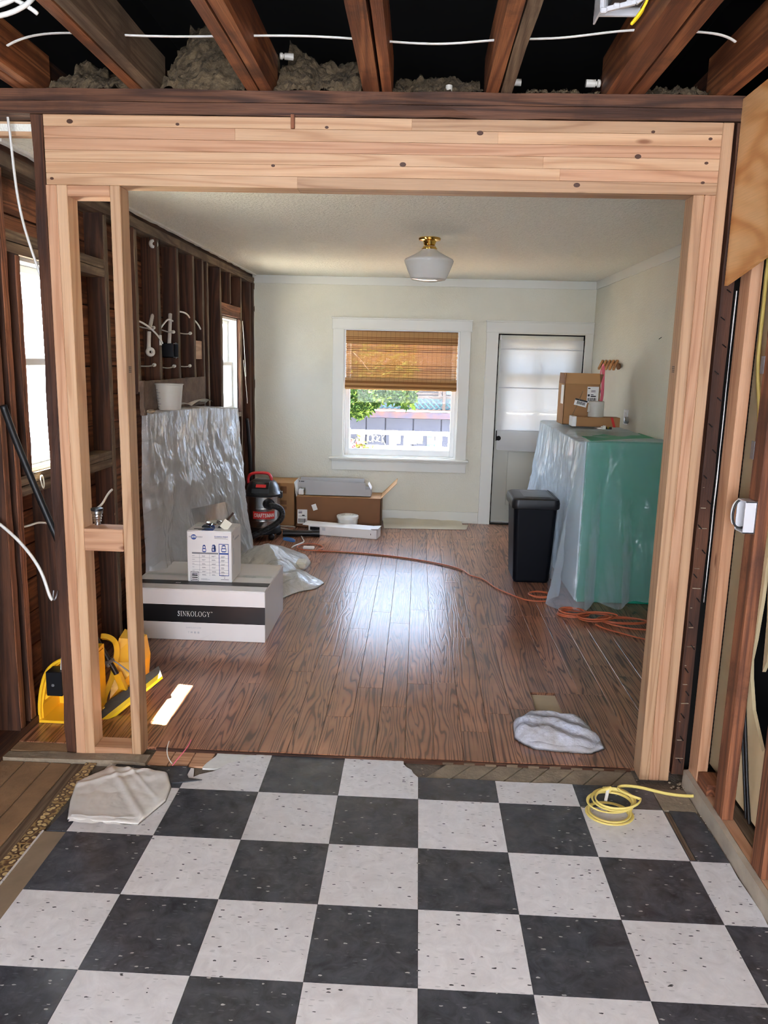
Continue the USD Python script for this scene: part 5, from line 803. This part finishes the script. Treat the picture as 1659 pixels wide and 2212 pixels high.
obj('marking', cat_([pz(.015, .11, .055, .085), pz(.60, .605, .045, .06)]), 'print_black', t); obj('marking', cat_([pz(.135, .165, .055, .085)]), 'print_lightgrey', t)
t = thing('white_pail', 'round white pail lid showing behind the long white carton', 'bucket', (-.685, 4.635, .01)); obj('pail', lathe([(0, 0), (.088, 0), (.098, .12), (.102, .122), (.105, .128), (.105, .150), (.100, .154), (0, .154)], 44, (-.685, 4.635, .0105)), 'pot_white', t, smooth=35); obj('lid_rings', cat_([lathe([(r, .154), (r + .004, .158), (r + .008, .154)], 44, (-.685, 4.635, .0105)) for r in (.03, .055, .08)]), 'pot_white', t, smooth=40)
obj('paper_sheet', sheet(lambda u, v: np.stack([-.34 + .80*u - .03*v, 4.80 + .06*u + .36*v, .0125 + .05*np.clip(v - .6, 0, 1)**1.2*1.6 + .006*np.abs(np.sin(u*13 + v*3))*v], -1), 60, 14), 'pale_paper', smooth=True, label='pale paper drop sheet along the wall under the window', cat='paper'); 
obj('paper_strip', sheet(lambda u, v: np.stack([.30 + .17*u + .03*v, 4.84 + .03*u + .22*v, .014 + .0*u], -1), 6, 6), 'pale_paper', label='folded paper end lying at the right of the drop sheet', cat='paper')
# ---------------------------------------------------------------- extension cord
P = spline([(-.86, 3.80, .018), (-.85, 3.95, .018), (-.95, 4.02, .018), (-1.05, 3.95, .018), (-1.03, 3.82, .018), (-.89, 3.775, .018), (-.57, 3.755, .018), (-.17, 3.655, .018), (.208, 3.448, .018), (.36, 3.27, .018), (.40, 3.15, .018), (.477, 3.07, .018), (.56, 2.84, .018), (.645, 2.695, .018), (.72, 2.585, .018), (.79, 2.545, .018), (.90, 2.55, .020)], 200)
t = thing('extension_cord', 'long orange extension cord crossing the laminate to a tangle by the green cover', 'extension cord', (.2, 3.4, .012))
obj('cord', tube(P, .005, 8), 'orange_cord', t, smooth=True); P2 = spline([(-.88, 3.79, .014), (-.55, 3.735, .016), (-.17, 3.63, .016), (.20, 3.42, .016), (.34, 3.27, .017)], 80); obj('cord', tube(P2, .0042, 8), 'cardboard_dark', t, smooth=True)
obj('cord_loop', tube(loops((.86, 2.69), .085, .075, 2, .020, .012, 3), .005, 8), 'orange_cord', t, smooth=True)
obj('tangle', tube(loops((1.02, 2.26), .10, .075, 4, .018, .035, 8), .0054, 8), 'orange_cord', t, smooth=True); obj('tangle', tube(loops((1.13, 2.18), .12, .07, 3, .022, .03, 5, tilt=(.05, .1)), .0054, 8), 'orange_cord', t, smooth=True)
obj('tangle', tube(loops((1.33, 2.15), .18, .065, 2, .020, .015, 6), .0054, 8), 'orange_cord', t, smooth=True)
obj('tail', tube(spline([(1.12, 2.08, .02), (1.18, 1.99, .018), (1.24, 1.94, .018), (1.32, 1.87, .018), (1.50, 1.80, .018)], 50), .0054, 8), 'orange_cord', t, smooth=True); obj('tail', tube(spline([(1.15, 2.15, .03), (1.26, 2.06, .02), (1.40, 2.02, .018), (1.55, 2.05, .018)], 50), .0054, 8), 'orange_cord', t, smooth=True)
obj('power_strip', bx(-1.00, -.905, 3.84, 3.89, .0105, .03, .004), 'white_card', label='small white adapter lying inside the cord loop', cat='adapter')
# ---------------------------------------------------------------- waste bin
def rrect(hx, hy, r, n=6):
    P = []
    for sx, sy, a0 in ((1, 1, 0), (-1, 1, 90), (-1, -1, 180), (1, -1, 270)):
        for k in range(n + 1): a = math.radians(a0 + 90*k/n); P.append((sx*(hx - r) + r*math.cos(a), sy*(hy - r) + r*math.sin(a)))
    return np.array(P)
def loft(secs):
    n = len(secs[0]); V = np.vstack(secs); F = []
    for i in range(len(secs) - 1):
        for j in range(n):
            k = (j + 1) % n; F += [[i*n+j, i*n+k, (i+1)*n+k], [i*n+j, (i+1)*n+k, (i+1)*n+j]]
    V = np.vstack([V, secs[0].mean(0), secs[-1].mean(0)])
    for j in range(n): k = (j + 1) % n; F += [[len(V)-2, k, j], [len(V)-1, (len(secs)-1)*n + j, (len(secs)-1)*n + k]]
    return trimesh.Trimesh(V, F, process=False)
ta = thing('waste_bin', 'tall black plastic waste bin with a flat lid beside the green cover', 'waste bin', (.85, 3.22, .01)); sec = lambda hx, hy, r, z, dy=0, dx=0: np.c_[rrect(hx, hy, r) + [.845 + dx, 3.205 + dy], np.full(28, z)]
obj('bin_body', loft([sec(.128, .165, .03, .0105), sec(.136, .175, .035, .03), sec(.160, .205, .04, .585), sec(.160, .205, .04, .60)]), 'navy_black', ta, smooth=40)
ld = obj('lid', loft([sec(.170, .215, .045, .578), sec(.176, .222, .05, .585), sec(.178, .224, .05, .62), sec(.172, .218, .05, .648), sec(.155, .200, .05, .660)]), 'black_plastic', ta, smooth=40); obj('lid_panel', loft([sec(.105, .165, .02, .6595, 0, .015), sec(.100, .160, .02, .664, 0, .015)]), 'dark_plastic', ld, smooth=40); obj('hinge_seam', bx(.985, .990, 3.02, 3.40, .655, .6625, .001), 'navy_black', ld)
obj('sticker', bx(.699, .7015, 3.085, 3.115, .49, .55, 0).apply_translation([-.0005, 0, 0]), 'pale_paper', ta)
# ---------------------------------------------------------------- covered furniture on the right
t = thing('covered_cabinet', 'cabinet under a teal green cover against the right wall', 'cabinet', (1.33, 3.5, .01))
obj('green_cover', cat_([bx(1.092, 1.632, 2.575, 2.600, .012, 1.128, .006), bx(1.14, 1.632, 2.58, 2.62, .0105, .05, .01)]), 'green_tarp', t); obj('cabinet_body', bx(1.085, 1.632, 2.605, 4.32, .012, 1.128, .006), 'pale_cover', t); obj('cover_top', bx(1.12, 1.632, 2.58, 3.3, 1.128, 1.134, .002), 'green_tarp', t)
t = thing('draped_cabinet_sheet', 'clear plastic sheet draped over the green covered cabinet', 'plastic sheet', (1.3, 3.4, .01))
def flr(s, v):
    return .14*v**1.4*np.exp(-((s - .26)/.13)**4) + .006 + .21*np.exp(-((s - .815)/.035)**2)*v**1.25 + .15*np.exp(-((s - .895)/.022)**2)*v**1.1 + .09*np.clip((s - .84)*12, 0, 1)*v**1.5 - .06*np.exp(-((s - .855)/.014)**2)*v
m = wrap([(1.628, 4.36, 1.14), (1.075, 4.36, 1.14), (1.045, 4.30, 1.135), (1.045, 3.4, 1.135), (1.05, 2.62, 1.125), (1.075, 2.555, 1.13), (1.17, 2.55, 1.14), (1.628, 2.55, 1.14)], 1.14, lambda s: .018 + .05*np.clip((s - .82)*8, 0, 1), lambda XY, f: np.c_[XY[:, 0] + (1.60 - XY[:, 0])*f, np.clip(XY[:, 1], 2.8 - .25*(1-f), 4.1 + .26*(1-f))], flr, .5, 11, nu=420, nv=90, amp=.040, freq=8.5, crinkle=.026)
obj('sheet', m, 'clear_film', t, smooth=True)
t = thing('open_cardboard_box', 'open brown cardboard shipping box on the plastic covered cabinet', 'box', (1.25, 3.8, 1.155)); obj('carton', wl_(1.115, 1.395, 3.66, 3.93, 1.158, 1.480, .004), 'cardboard', t); obj('flap', flap((1.115, 3.662, 1.48), (1.395, 3.662, 1.48), (0, .05, .085)), 'cardboard_inside', t); obj('flap', flap((1.117, 3.66, 1.48), (1.117, 3.93, 1.48), (.005, 0, .085)), 'cardboard_dark', t); obj('flap', flap((1.393, 3.66, 1.48), (1.393, 3.93, 1.48), (.02, 0, .08)), 'cardboard_dark', t)
fy = 3.6595
lb = obj('shipping_label', facing(rect(1.295, 1.385, 1.335, 1.462), (0, fy, 0)), 'label_white', t); obj('marking', facing(cat_([rect(1.30, 1.318, 1.445, 1.452), rect(1.325, 1.36, 1.428, 1.431), rect(1.325, 1.36, 1.420, 1.423), rect(1.30, 1.316, 1.385, 1.402), rect(1.324, 1.345, 1.396, 1.402), rect(1.324, 1.365, 1.382, 1.391)] + [rect(1.302 + k*.0075, 1.302 + k*.0075 + (.004 if k % 3 else .0055), 1.350, 1.374) for k in range(9)]), (0, fy - .0007, 0)), 'print_black', lb)
def tilt(m, a, o): return m.apply_transform(trimesh.transformations.rotation_matrix(a, [0, 1, 0])).apply_translation(o)
lb = obj('care_label', tilt(facing(rect(0, .10, 0, .052), (0, 0, 0)), .22, [1.195, fy, 1.318]), 'label_white', t); obj('lettering', tilt(cat_([facing(rect(0, .10, .040, .053), (0, -.0007, 0)), *[facing(rect(.02 + k*.0085, .025 + k*.0085, .012, .036), (0, -.0007, 0)) for k in range(8)]]), .22, [1.195, fy, 1.318]), 'print_black', lb); obj('lettering', tilt(facing(text('Heavy 2 person lift', .008, True, .0006, .085), (.006, -.0015, .042)), .22, [1.195, fy, 1.318]), 'print_white', lb) if False else None
obj('tape_strip', cat_([tilt(facing(rect(0, .006, 0, .26), (0, 0, 0)), .35, [1.17, fy - .001, 1.185])]), 'clear_shell', t); obj('side_label', looking_left(rect(-3.80, -3.69, 1.32, 1.47), (1.1148, 0, 0)), 'label_white', t)
t = thing('flat_cardboard_box', 'flat brown carton with red tape lying before the open cardboard box', 'box', (1.35, 3.55, 1.15)); obj('carton', bx(1.165, 1.530, 3.50, 3.625, 1.158, 1.232, .002), 'cardboard', t); obj('red_tape', facing(sg_ := trimesh.creation.extrude_polygon(sg.Polygon([(1.455, 1.233), (1.475, 1.233), (1.500, 1.157), (1.480, 1.157)]), .0008, engine='earcut'), (0, 3.4995, 0)), 'print_red', t); obj('end_wrap', cat_([bx(1.160, 1.195, 3.496, 3.628, 1.156, 1.236, .004)]), 'label_white', t)
t = thing('tape_roll', 'roll of clear packing tape standing on the flat carton', 'tape roll', (1.35, 3.56, 1.233)); obj('roll', lathe([(.038, 0), (.058, 0), (.060, .002), (.060, .118), (.058, .120), (.038, .120), (.038, 0)], 40, (1.352, 3.562, 1.2325)), 'cloudy_plastic', t, smooth=35); obj('tape_tail', bar((1.295, 3.54, 1.33), (1.286, 3.52, 1.27), .02, .002), 'cloudy_plastic', t)
t = thing('tape_cutter', 'small white and black clip tool on the plastic covered cabinet', 'tool', (1.36, 3.3, 1.15)); obj('handle', cat_([bx(1.315, 1.355, 3.28, 3.292, 1.158, 1.166, .002), bx(1.315, 1.355, 3.31, 3.322, 1.158, 1.166, .002), bx(1.345, 1.372, 3.275, 3.328, 1.156, 1.178, .003), bx(1.355, 1.375, 3.29, 3.31, 1.178, 1.184, .002)]), 'label_white', t); obj('body', bx(1.374, 1.420, 3.285, 3.318, 1.157, 1.176, .003), 'print_black', t); obj('yellow_mark', bx(1.382, 1.400, 3.283, 3.300, 1.162, 1.177, .001), 'brass', t)
t = thing('wall_switch', 'white wall switch plate just above the covered cabinet', 'switch', (1.63, 3.77, 1.22)); obj('plate', bx(1.633, 1.6395, 3.69, 3.81, 1.165, 1.285, .003), 'label_white', t); obj('rocker', cat_([bx(1.629, 1.635, 3.705, 3.740, 1.19, 1.26, .002), bx(1.629, 1.635, 3.76, 3.795, 1.19, 1.26, .002)]), 'white_card', t); obj('dimmer', lathe([(0, .03), (.022, .03), (.026, .026), (.028, 0)], 24).apply_transform(trimesh.transformations.rotation_matrix(-math.pi/2, [0, 1, 0])).apply_translation([1.634, 3.66, 1.205]), 'steel', t, smooth=40)
# coat rack and lead
t = thing('coat_rack', 'wooden zigzag peg rack on the right wall', 'coat rack', (1.62, 4.35, 1.64)); obj('rail', bar((1.628, 4.05, 1.640), (1.628, 4.70, 1.640), .02, .018), 'peg_wood', t)
for k in range(5): y = 4.62 - k*.135; obj('peg', cat_([bar((1.632, y + .06, 1.672), (1.575, y - .05, 1.600), .020, .022), ]), 'peg_wood', t)
obj('end_knob', lathe([(0, .03), (.022, .03), (.028, .024), (.024, .008), (.012, 0)], 24).apply_transform(trimesh.transformations.rotation_matrix(-math.pi/2, [0, 1, 0])).apply_translation([1.632, 4.02, 1.625]), 'cardboard_dark', t, smooth=40)
t = thing('pink_lead', 'pink webbing dog lead hanging from the peg rack', 'dog lead', (1.58, 4.35, 1.45))
strap = lambda pts, n=50: tube(spline(pts, n), .013, 6, .22)
obj('strap', strap([(1.575, 4.40, 1.60), (1.578, 4.42, 1.635), (1.572, 4.45, 1.60), (1.565, 4.455, 1.50), (1.568, 4.44, 1.44), (1.575, 4.40, 1.38)]), 'pink_strap', t, smooth=True); obj('strap', strap([(1.575, 4.40, 1.60), (1.570, 4.36, 1.62), (1.565, 4.335, 1.55), (1.568, 4.33, 1.42), (1.565, 4.34, 1.33), (1.560, 4.40, 1.285), (1.560, 4.43, 1.25), (1.562, 4.39, 1.235), (1.562, 4.345, 1.26), (1.565, 4.335, 1.32)], 70), 'pink_strap', t, smooth=True)
obj('clasp', cat_([tube(loops((0, 0), .010, .016, 1, 0, 0, 2, 24), .003, 6).apply_transform(trimesh.transformations.rotation_matrix(math.pi/2, [0, 1, 0])).apply_translation([1.562, 4.395, 1.405]), bar((1.562, 4.395, 1.42), (1.562, 4.395, 1.455), .010, .010)]), 'galvanised', t)
# ---------------------------------------------------------------- ceiling lamp
lx, ly = -.005, 2.66
t = thing('ceiling_lamp', 'white opal schoolhouse ceiling lamp on a brass fitter', 'ceiling lamp', (lx, ly, 2.42))
obj('canopy', lathe([(0, 2.4195), (.070, 2.4195), (.073, 2.414), (.070, 2.404), (.046, 2.399), (.040, 2.388), (.036, 2.376), (.044, 2.362), (.048, 2.352), (.046, 2.346)], 40, (lx, ly, 0)), 'brass', t, smooth=35)
obj('screw', cat_([bar((lx + .044*math.cos(a), ly + .044*math.sin(a), 2.356), (lx + .058*math.cos(a), ly + .058*math.sin(a), 2.356), .006, .006) for a in (.5, 2.6, 4.7)]), 'brass', t)
obj('glass_shade', lathe([(.043, 2.366), (.044, 2.350), (.060, 2.335), (.110, 2.308), (.155, 2.286), (.162, 2.276), (.160, 2.264), (.140, 2.215), (.118, 2.166), (.110, 2.156), (.060, 2.146), (.0, 2.144)], 56, (lx, ly, 0)), 'opal_glass', t, smooth=50)
# ---------------------------------------------------------------- window and door shades
t = thing('bamboo_shade', 'woven bamboo roman shade half drawn over the window', 'window shade', (-.22, 5.2, 1.6))
sx0, sx1 = -.775, .325; rr_ = random.Random(14); reeds, darks = [], []
z = 1.905
while z > 1.385:
    h = rr_.uniform(.0042, .0068); y = 5.196 + (.010 if z < 1.79 else 0); (darks if rr_.random() < .25 else reeds).append(bx(sx0 + rr_.uniform(-.004, .004), sx1 + rr_.uniform(-.004, .004), y, y + .0022, z - h, z, 0)); z -= h + rr_.uniform(.0003, .0013)
z = 1.912
while z > 1.79: h = rr_.uniform(.0045, .007); (darks if rr_.random() < .3 else reeds).append(bx(sx0, sx1, 5.186, 5.188, z - h, z, 0)); z -= h + rr_.uniform(.0003, .0011)
obj('reed', cat_(reeds), 'bamboo', t, kind='stuff'); obj('dark_reed', cat_(darks), 'bamboo_dark', t, kind='stuff')
for k, (za, zb, y) in enumerate(((1.455, 1.400, 5.184), (1.425, 1.385, 5.176), (1.400, 1.365, 5.168), (1.380, 1.347, 5.160))):
    ms = []; z = za
    while z > zb: h = rr_.uniform(.005, .009); ms.append(bx(sx0 - .004, sx1 + .004, y, y + .003, z - h, z, 0)); z -= h + .0008
    obj('folded_layer', cat_(ms), 'bamboo' if k % 2 == 0 else 'bamboo_dark', t)
obj('stitch', cat_([bx(sx0 + .025 + k*.046, sx0 + .0265 + k*.046, 5.1945, 5.196, 1.40, 1.79, 0) for k in range(24)] + [bx(sx0 + .025 + k*.046, sx0 + .0265 + k*.046, 5.1845, 5.186, 1.79, 1.912, 0) for k in range(24)] + [bx(sx0 + .025 + k*.046, sx0 + .0265 + k*.046, 5.1825, 5.184, 1.405, 1.455, 0) for k in range(24)]), 'cardboard_dark', t)
obj('head_rail', bx(sx0 + .005, sx1 - .005, 5.20, 5.225, 1.885, 1.908, .002), 'bamboo_dark', t); obj('bottom_roll', tube([(sx0, 5.170, 1.352), (sx1, 5.170, 1.352)], .012, 12), 'bamboo', t, smooth=40)
t = thing('door_shade', 'translucent white fabric roman shade on the door glass', 'window shade', (1.14, 5.2, 1.3))
def shade_fn(u, v):
    x = .744 + .805*u; z = 1.862 - .895*v; y = 5.192 - .010*np.abs(np.sin(v*math.pi*2.45 + .35)) - .006*np.sin(u*3.14)*np.sin(v*9.); sag = .012*np.sin(u*3.14)*v; return np.stack([x - .006*v + .012*v*(u > .5)*0, y, z - sag*.3], -1)
obj('fabric', sheet(shade_fn, 40, 60), 'shade_fabric', t, smooth=True); obj('hem_flap', sheet(lambda u, v: np.stack([.750 + .80*u + .010*v*(1 - u), 5.186 - .014*np.sin(v*3.0) + .004*np.sin(u*8), .972 - .200*v - .008*np.sin(u*3.14)], -1), 30, 12), 'shade_fabric', t, smooth=True); obj('hem_lining', sheet(lambda u, v: np.stack([.752 + .796*u, 5.196 + 0*v, .972 - .195*v], -1), 4, 4), 'shade_fabric', t)
for z in (1.765, 1.392, .972): obj('batten', bx(.748, 1.545, 5.180, 5.1875, z - .004, z + .004, .001), 'print_lightgrey', t)
obj('bracket', bx(.735, .752, 5.175, 5.225, 1.85, 1.90, .002), 'label_white', t)
# ---------------------------------------------------------------- outside
ts = lambda n, m, ma, lab, cat, **k: obj(n, m, ma, label=lab, cat=cat, **k)
plain('garage_paint', S(34, 38, 56), .8, mottle=.2, scale=3); plain('fascia_blue', S(26, 34, 62), .7, mottle=.3, scale=4, col2=S(70, 40, 32)); plain('teal_paint', S(22, 56, 64), .7); plain('brown_stain', S(44, 32, 28), .8); plain('sign_yellow', S(236, 216, 110), .6); plain('sign_teal', S(40, 130, 160), .6); plain('bright_wall', S(236, 234, 228), .8); plain('red_flower', S(214, 40, 60), .6); plain('bark', S(84, 68, 54), .9)
ts('ground', bx(-16, 14, -8, 42, -1.0, -.9, 0), 'concrete', 'pale concrete ground outside the house', 'ground', kind='structure')
po = thing('porch', 'porch deck outside the far window and door', 'porch', (0, 6, -.1), kind='structure')
for k in range(12): obj('deck_board', bx(-2.4, 2.4, 5.36 + k*.14, 5.495 + k*.14, -.16, -.12, .003), 'grey_lumber_x', po)
t = thing('porch_railing', 'white wooden porch railing seen through the window', 'railing', (0, 6.9, 0))
obj('top_rail', bx(-2.4, 2.4, 6.86, 6.95, .735, .785, .004), 'white_frame', t); obj('bottom_rail', bx(-2.4, 2.4, 6.88, 6.92, .505, .605, .004), 'white_frame', t); obj('kick_board', bx(-2.4, 2.4, 6.885, 6.915, .0, .46, .003), 'white_frame', t)
for x0_, x1_ in ((-1.75, -1.62), (-1.35, -1.22), (-.771, -.686), (-.385, -.296), (-.208, -.123), (.178, .263), (.332, .417), (.75, .86), (1.15, 1.26), (1.55, 1.66)): obj('baluster', bx(x0_, x1_, 6.89, 6.915, .45, .745, .003), 'white_frame', t)
obj('post', bx(-.955, -.865, 6.855, 6.955, -.12, .80, .003), 'white_frame', t); obj('post', bx(1.9, 1.99, 6.855, 6.955, -.12, .80, .003), 'white_frame', t)
obj('red_strip', bx(.02, .42, 6.918, 6.935, .488, .506, .002), 'red_flower', t)
t = thing('garage', 'dark blue board-sided garage across the street', 'building', (0, 12, -.9)); obj('wall', bx(-3.2, 7, 12.0, 12.3, -.95, .60, 0), 'garage_paint', t)
xb = -3.2
gr_ = random.Random(6)
while xb < 7: w_ = gr_.choice([.33, .33, .52, .36]); obj('wall_board', bx(xb + .012, xb + w_ - .012, 11.975, 12.0, -.95, .575, .004), 'garage_paint', t); xb += w_
obj('fascia', bx(-3.3, 7.1, 11.86, 12.0, .585, .700, .004), 'fascia_blue', t); obj('roof_edge', bx(-3.3, 7.1, 11.84, 11.90, .705, .735, .004), 'white_frame', t); obj('roof', bx(-3.2, 7, 11.9, 12.4, .66, .70, 0), 'garage_paint', t)
def scrawl(x, z, s):
    r = [[(0, 0), (.1, .9), (.12, .1)], [(.25, .1), (.2, .7), (.45, .75), (.5, .2), (.3, .1)], [(.55, .9), (.62, 0)], [(.5, .65), (.75, .7)], [(.8, .2), (.75, .65), (.98, .7), (1.0, .2), (.8, .2)], [(1.1, .7), (1.05, .2), (1.3, .65), (1.15, .4), (1.4, .1)], [(1.5, .8), (1.55, .0)], [(1.5, .4), (1.75, .75)], [(1.55, .4), (1.85, -.15), (1.9, -.3)]]
    return cat_([tube(spline([(x + a*s, 11.968, z + b*s) for a, b in q], 14) if len(q) > 2 else [(x + a*s, 11.968, z + b*s) for a, b in q], .008, 5) for q in r])
obj('graffiti', scrawl(-.98, .11, .185), 'print_white', t); obj('graffiti', scrawl(-1.42, .06, .16), 'sign_yellow', t)
t = thing('paper_sign', 'small yellow paper sign on the garage wall', 'sign', (0, 11.96, .2)); obj('sheet', facing(rect(-.055, .065, .115, .270, .01), (0, 11.972, 0)), 'sign_yellow', t); obj('marking', facing(text('YIELD', .045, True, .002, .13), (-.045, 11.961, .195)), 'peg_wood', t) if False else obj('marking', facing(cat_([rect(-.035, .045, .185, .205, .002)]), (0, 11.961, 0)), 'peg_wood', t)
t = thing('poster', 'white and teal poster beside the yellow sign on the garage', 'sign', (.4, 11.96, .2)); obj('sheet', facing(rect(.145, .285, .04, .265, .01), (0, 11.972, 0)), 'label_white', t); obj('marking', facing(cat_([rect(.145, .285, .04, .105, .002), rect(.155, .235, .225, .255, .002)]), (0, 11.9615, 0)), 'sign_teal', t); obj('lettering', facing(text('700', .035, True, .002, .07), (.195, 11.959, .055)), 'print_white', t)
for x, lab in ((-.46, 'white paper notice on the garage, left of the white baluster'), (-.16, 'white paper notice on the garage, right of the white baluster')): ts('paper_notice', facing(rect(x, x + .11, .10, .33, .01), (0, 11.972, 0)), 'label_white', lab, 'sign')
t = thing('teal_house', 'house with teal lattice porch skirting behind the garage', 'building', (0, 16, -.9)); obj('wall', bx(-3.6, 6, 17.2, 17.4, -.95, 5.0, 0), 'brown_stain', t)
sk = obj('lattice', cat_([m for k in range(-26, 40) for m in (bar((k*.13, 16.02, .50), (k*.13 + .27, 16.02, .77), .035, .012, up=(0, 1, 0), b=0), bar((k*.13 + .27, 16.0, .50), (k*.13, 16.0, .77), .035, .012, up=(0, 1, 0), b=0))]), 'teal_paint', t, kind='stuff'); obj('lattice_frame', cat_([bx(-3.4, 5.4, 15.97, 16.06, .46, .51, 0), bx(-3.4, 5.4, 15.97, 16.06, .765, .82, 0), bx(.535, .60, 15.9, 16.06, .42, .98, 0)]), 'brown_stain', t)
for k in range(4): obj('porch_rail', bx(-3.4, 5.4, 15.96, 16.02, .86 + k*.12, .90 + k*.12, 0), 'brown_stain', t)
obj('newel_post', bx(.43, .50, 15.9, 15.98, .80, 1.5, 0), 'red_flower', t) if False else obj('newel_post', bx(.43, .50, 15.9, 15.98, .80, 1.5, 0), 'brown_stain', t)
obj('dark_void', bx(-3.4, 5.4, 16.5, 16.55, -.9, .8, 0), 'garage_paint', t); obj('notice', bx(.62, .84, 15.88, 15.9, .88, 1.05, 0), 'sign_teal', t); obj('notice', bx(.72, .92, 15.86, 15.88, .93, 1.05, 0), 'label_white', t)  # dark panel behind the lattice stands in for shade under the porch
# tree in front of the garage, upper left of the view
t = thing('street_tree', 'leafy green tree hanging over the garage outside the window', 'tree', (-2.2, 10.2, -.9)); obj('trunk', tube(spline([(-2.6, 10.4, -.95), (-2.5, 10.3, .6), (-2.3, 10.2, 1.8), (-1.9, 10.1, 2.6)], 24), np.linspace(.14, .06, 24), 10), 'bark', t, smooth=True)
br_ = random.Random(8); tips = []
for k in range(14):
    e = (br_.uniform(-2.6, -.1), br_.uniform(9.7, 10.9), br_.uniform(.9, 3.2)); obj('branch', tube(spline([(-2.4, 10.2, 1.4 + k*.06), ((-2.3 + e[0])/2, (10.2 + e[1])/2, (1.9 + e[2])/2 + .25), e], 12), np.linspace(.03, .006, 12), 6), 'bark', t, smooth=True); tips.append(e)
lv = {0: [], 1: []}
def leaf(c, s, rng_):
    d = rng_.normal(size=3); d /= np.linalg.norm(d); d[2] -= .5; d /= np.linalg.norm(d); w_ = np.cross(d, rng_.normal(size=3)); w_ /= np.linalg.norm(w_); n = np.cross(d, w_)*.12
    V = np.array([c, c + s*(.4*d + .28*w_) + s*n, c + s*d, c + s*(.4*d - .28*w_) + s*n]); return V
lrng = np.random.default_rng(21); VV = {0: [], 1: []}
for _ in range(7000):
    c = np.array([lrng.uniform(-3.0, -.10), lrng.uniform(9.6, 11.0), 0]); low = .93 - .22*max(0, min(1, (-.70 - c[0])/.35)) + .05*math.sin(c[0]*9) + .10*max(0, c[0] + .6); c[2] = low + lrng.exponential(.4)
    if c[2] > 3.3: continue
    VV[int(lrng.random() < .35)].append(leaf(c, lrng.uniform(.06, .13), lrng))
for k, nm in ((0, 'leaf'), (1, 'leaf_light')):
    V = np.vstack(VV[k]); n = len(VV[k]); F = np.vstack([np.c_[np.arange(n)*4, np.arange(n)*4+1, np.arange(n)*4+2], np.c_[np.arange(n)*4, np.arange(n)*4+2, np.arange(n)*4+3]]); obj('foliage', (V, F), nm, t, kind='stuff')
t = thing('potted_flower', 'red flowers with green leaves on the porch below the window', 'flower', (-.80, 6.75, .4)); VV = [leaf(np.array([-.80 + lrng.normal()*.05, 6.72 + lrng.normal()*.03, .56 + lrng.normal()*.05]), .06, lrng) for _ in range(60)]; n = len(VV); F = np.vstack([np.c_[np.arange(n)*4, np.arange(n)*4+1, np.arange(n)*4+2], np.c_[np.arange(n)*4, np.arange(n)*4+2, np.arange(n)*4+3]]); obj('petals', (np.vstack(VV), F), 'red_flower', t)
VV = [leaf(np.array([-.72 + lrng.normal()*.04, 6.74 + lrng.normal()*.03, .56 + lrng.normal()*.05]), .07, lrng) for _ in range(50)]; n = len(VV); F = np.vstack([np.c_[np.arange(n)*4, np.arange(n)*4+1, np.arange(n)*4+2], np.c_[np.arange(n)*4, np.arange(n)*4+2, np.arange(n)*4+3]]); obj('leaves', (np.vstack(VV), F), 'leaf_light', t); obj('stem', tube([(-.77, 6.73, -.12), (-.77, 6.73, .55)], .012, 6), 'leaf', t); obj('flower_pot', lathe([(0, 0), (.08, 0), (.11, .2), (.12, .2), (.12, .23), (0, .23)], 24, (-.77, 6.73, -.12)), 'red_plastic', t, smooth=40)
nb = thing('neighbour_house', 'unseen bright white wall beyond the left windows, placed to make them glare', 'building', (-9.5, 6, -.9)); obj('wall', bx(-9.6, -9.4, -8, 40, -.95, 4.0, 0), 'bright_wall', nb)  # unseen wall, placed to fill the left windows with white glare
sh = thing('side_shrub', 'unseen green shrub outside the far left window, placed to tint reflections green', 'shrub', (-2.9, 4.6, -.9)); VV = [leaf(np.array([-2.75 + lrng.normal()*.2, 5.2 + lrng.normal()*.35, 1.5 + lrng.normal()*.35]), .11, lrng) for _ in range(1600)]; n = len(VV); F = np.vstack([np.c_[np.arange(n)*4, np.arange(n)*4+1, np.arange(n)*4+2], np.c_[np.arange(n)*4, np.arange(n)*4+2, np.arange(n)*4+3]]); obj('foliage', (np.vstack(VV), F), 'leaf', sh, kind='stuff'); obj('stem', tube([(-2.75, 5.2, -.95), (-2.75, 5.2, 1.6)], .04, 8), 'bark', sh)  # out of view, placed for green reflections on the plastic
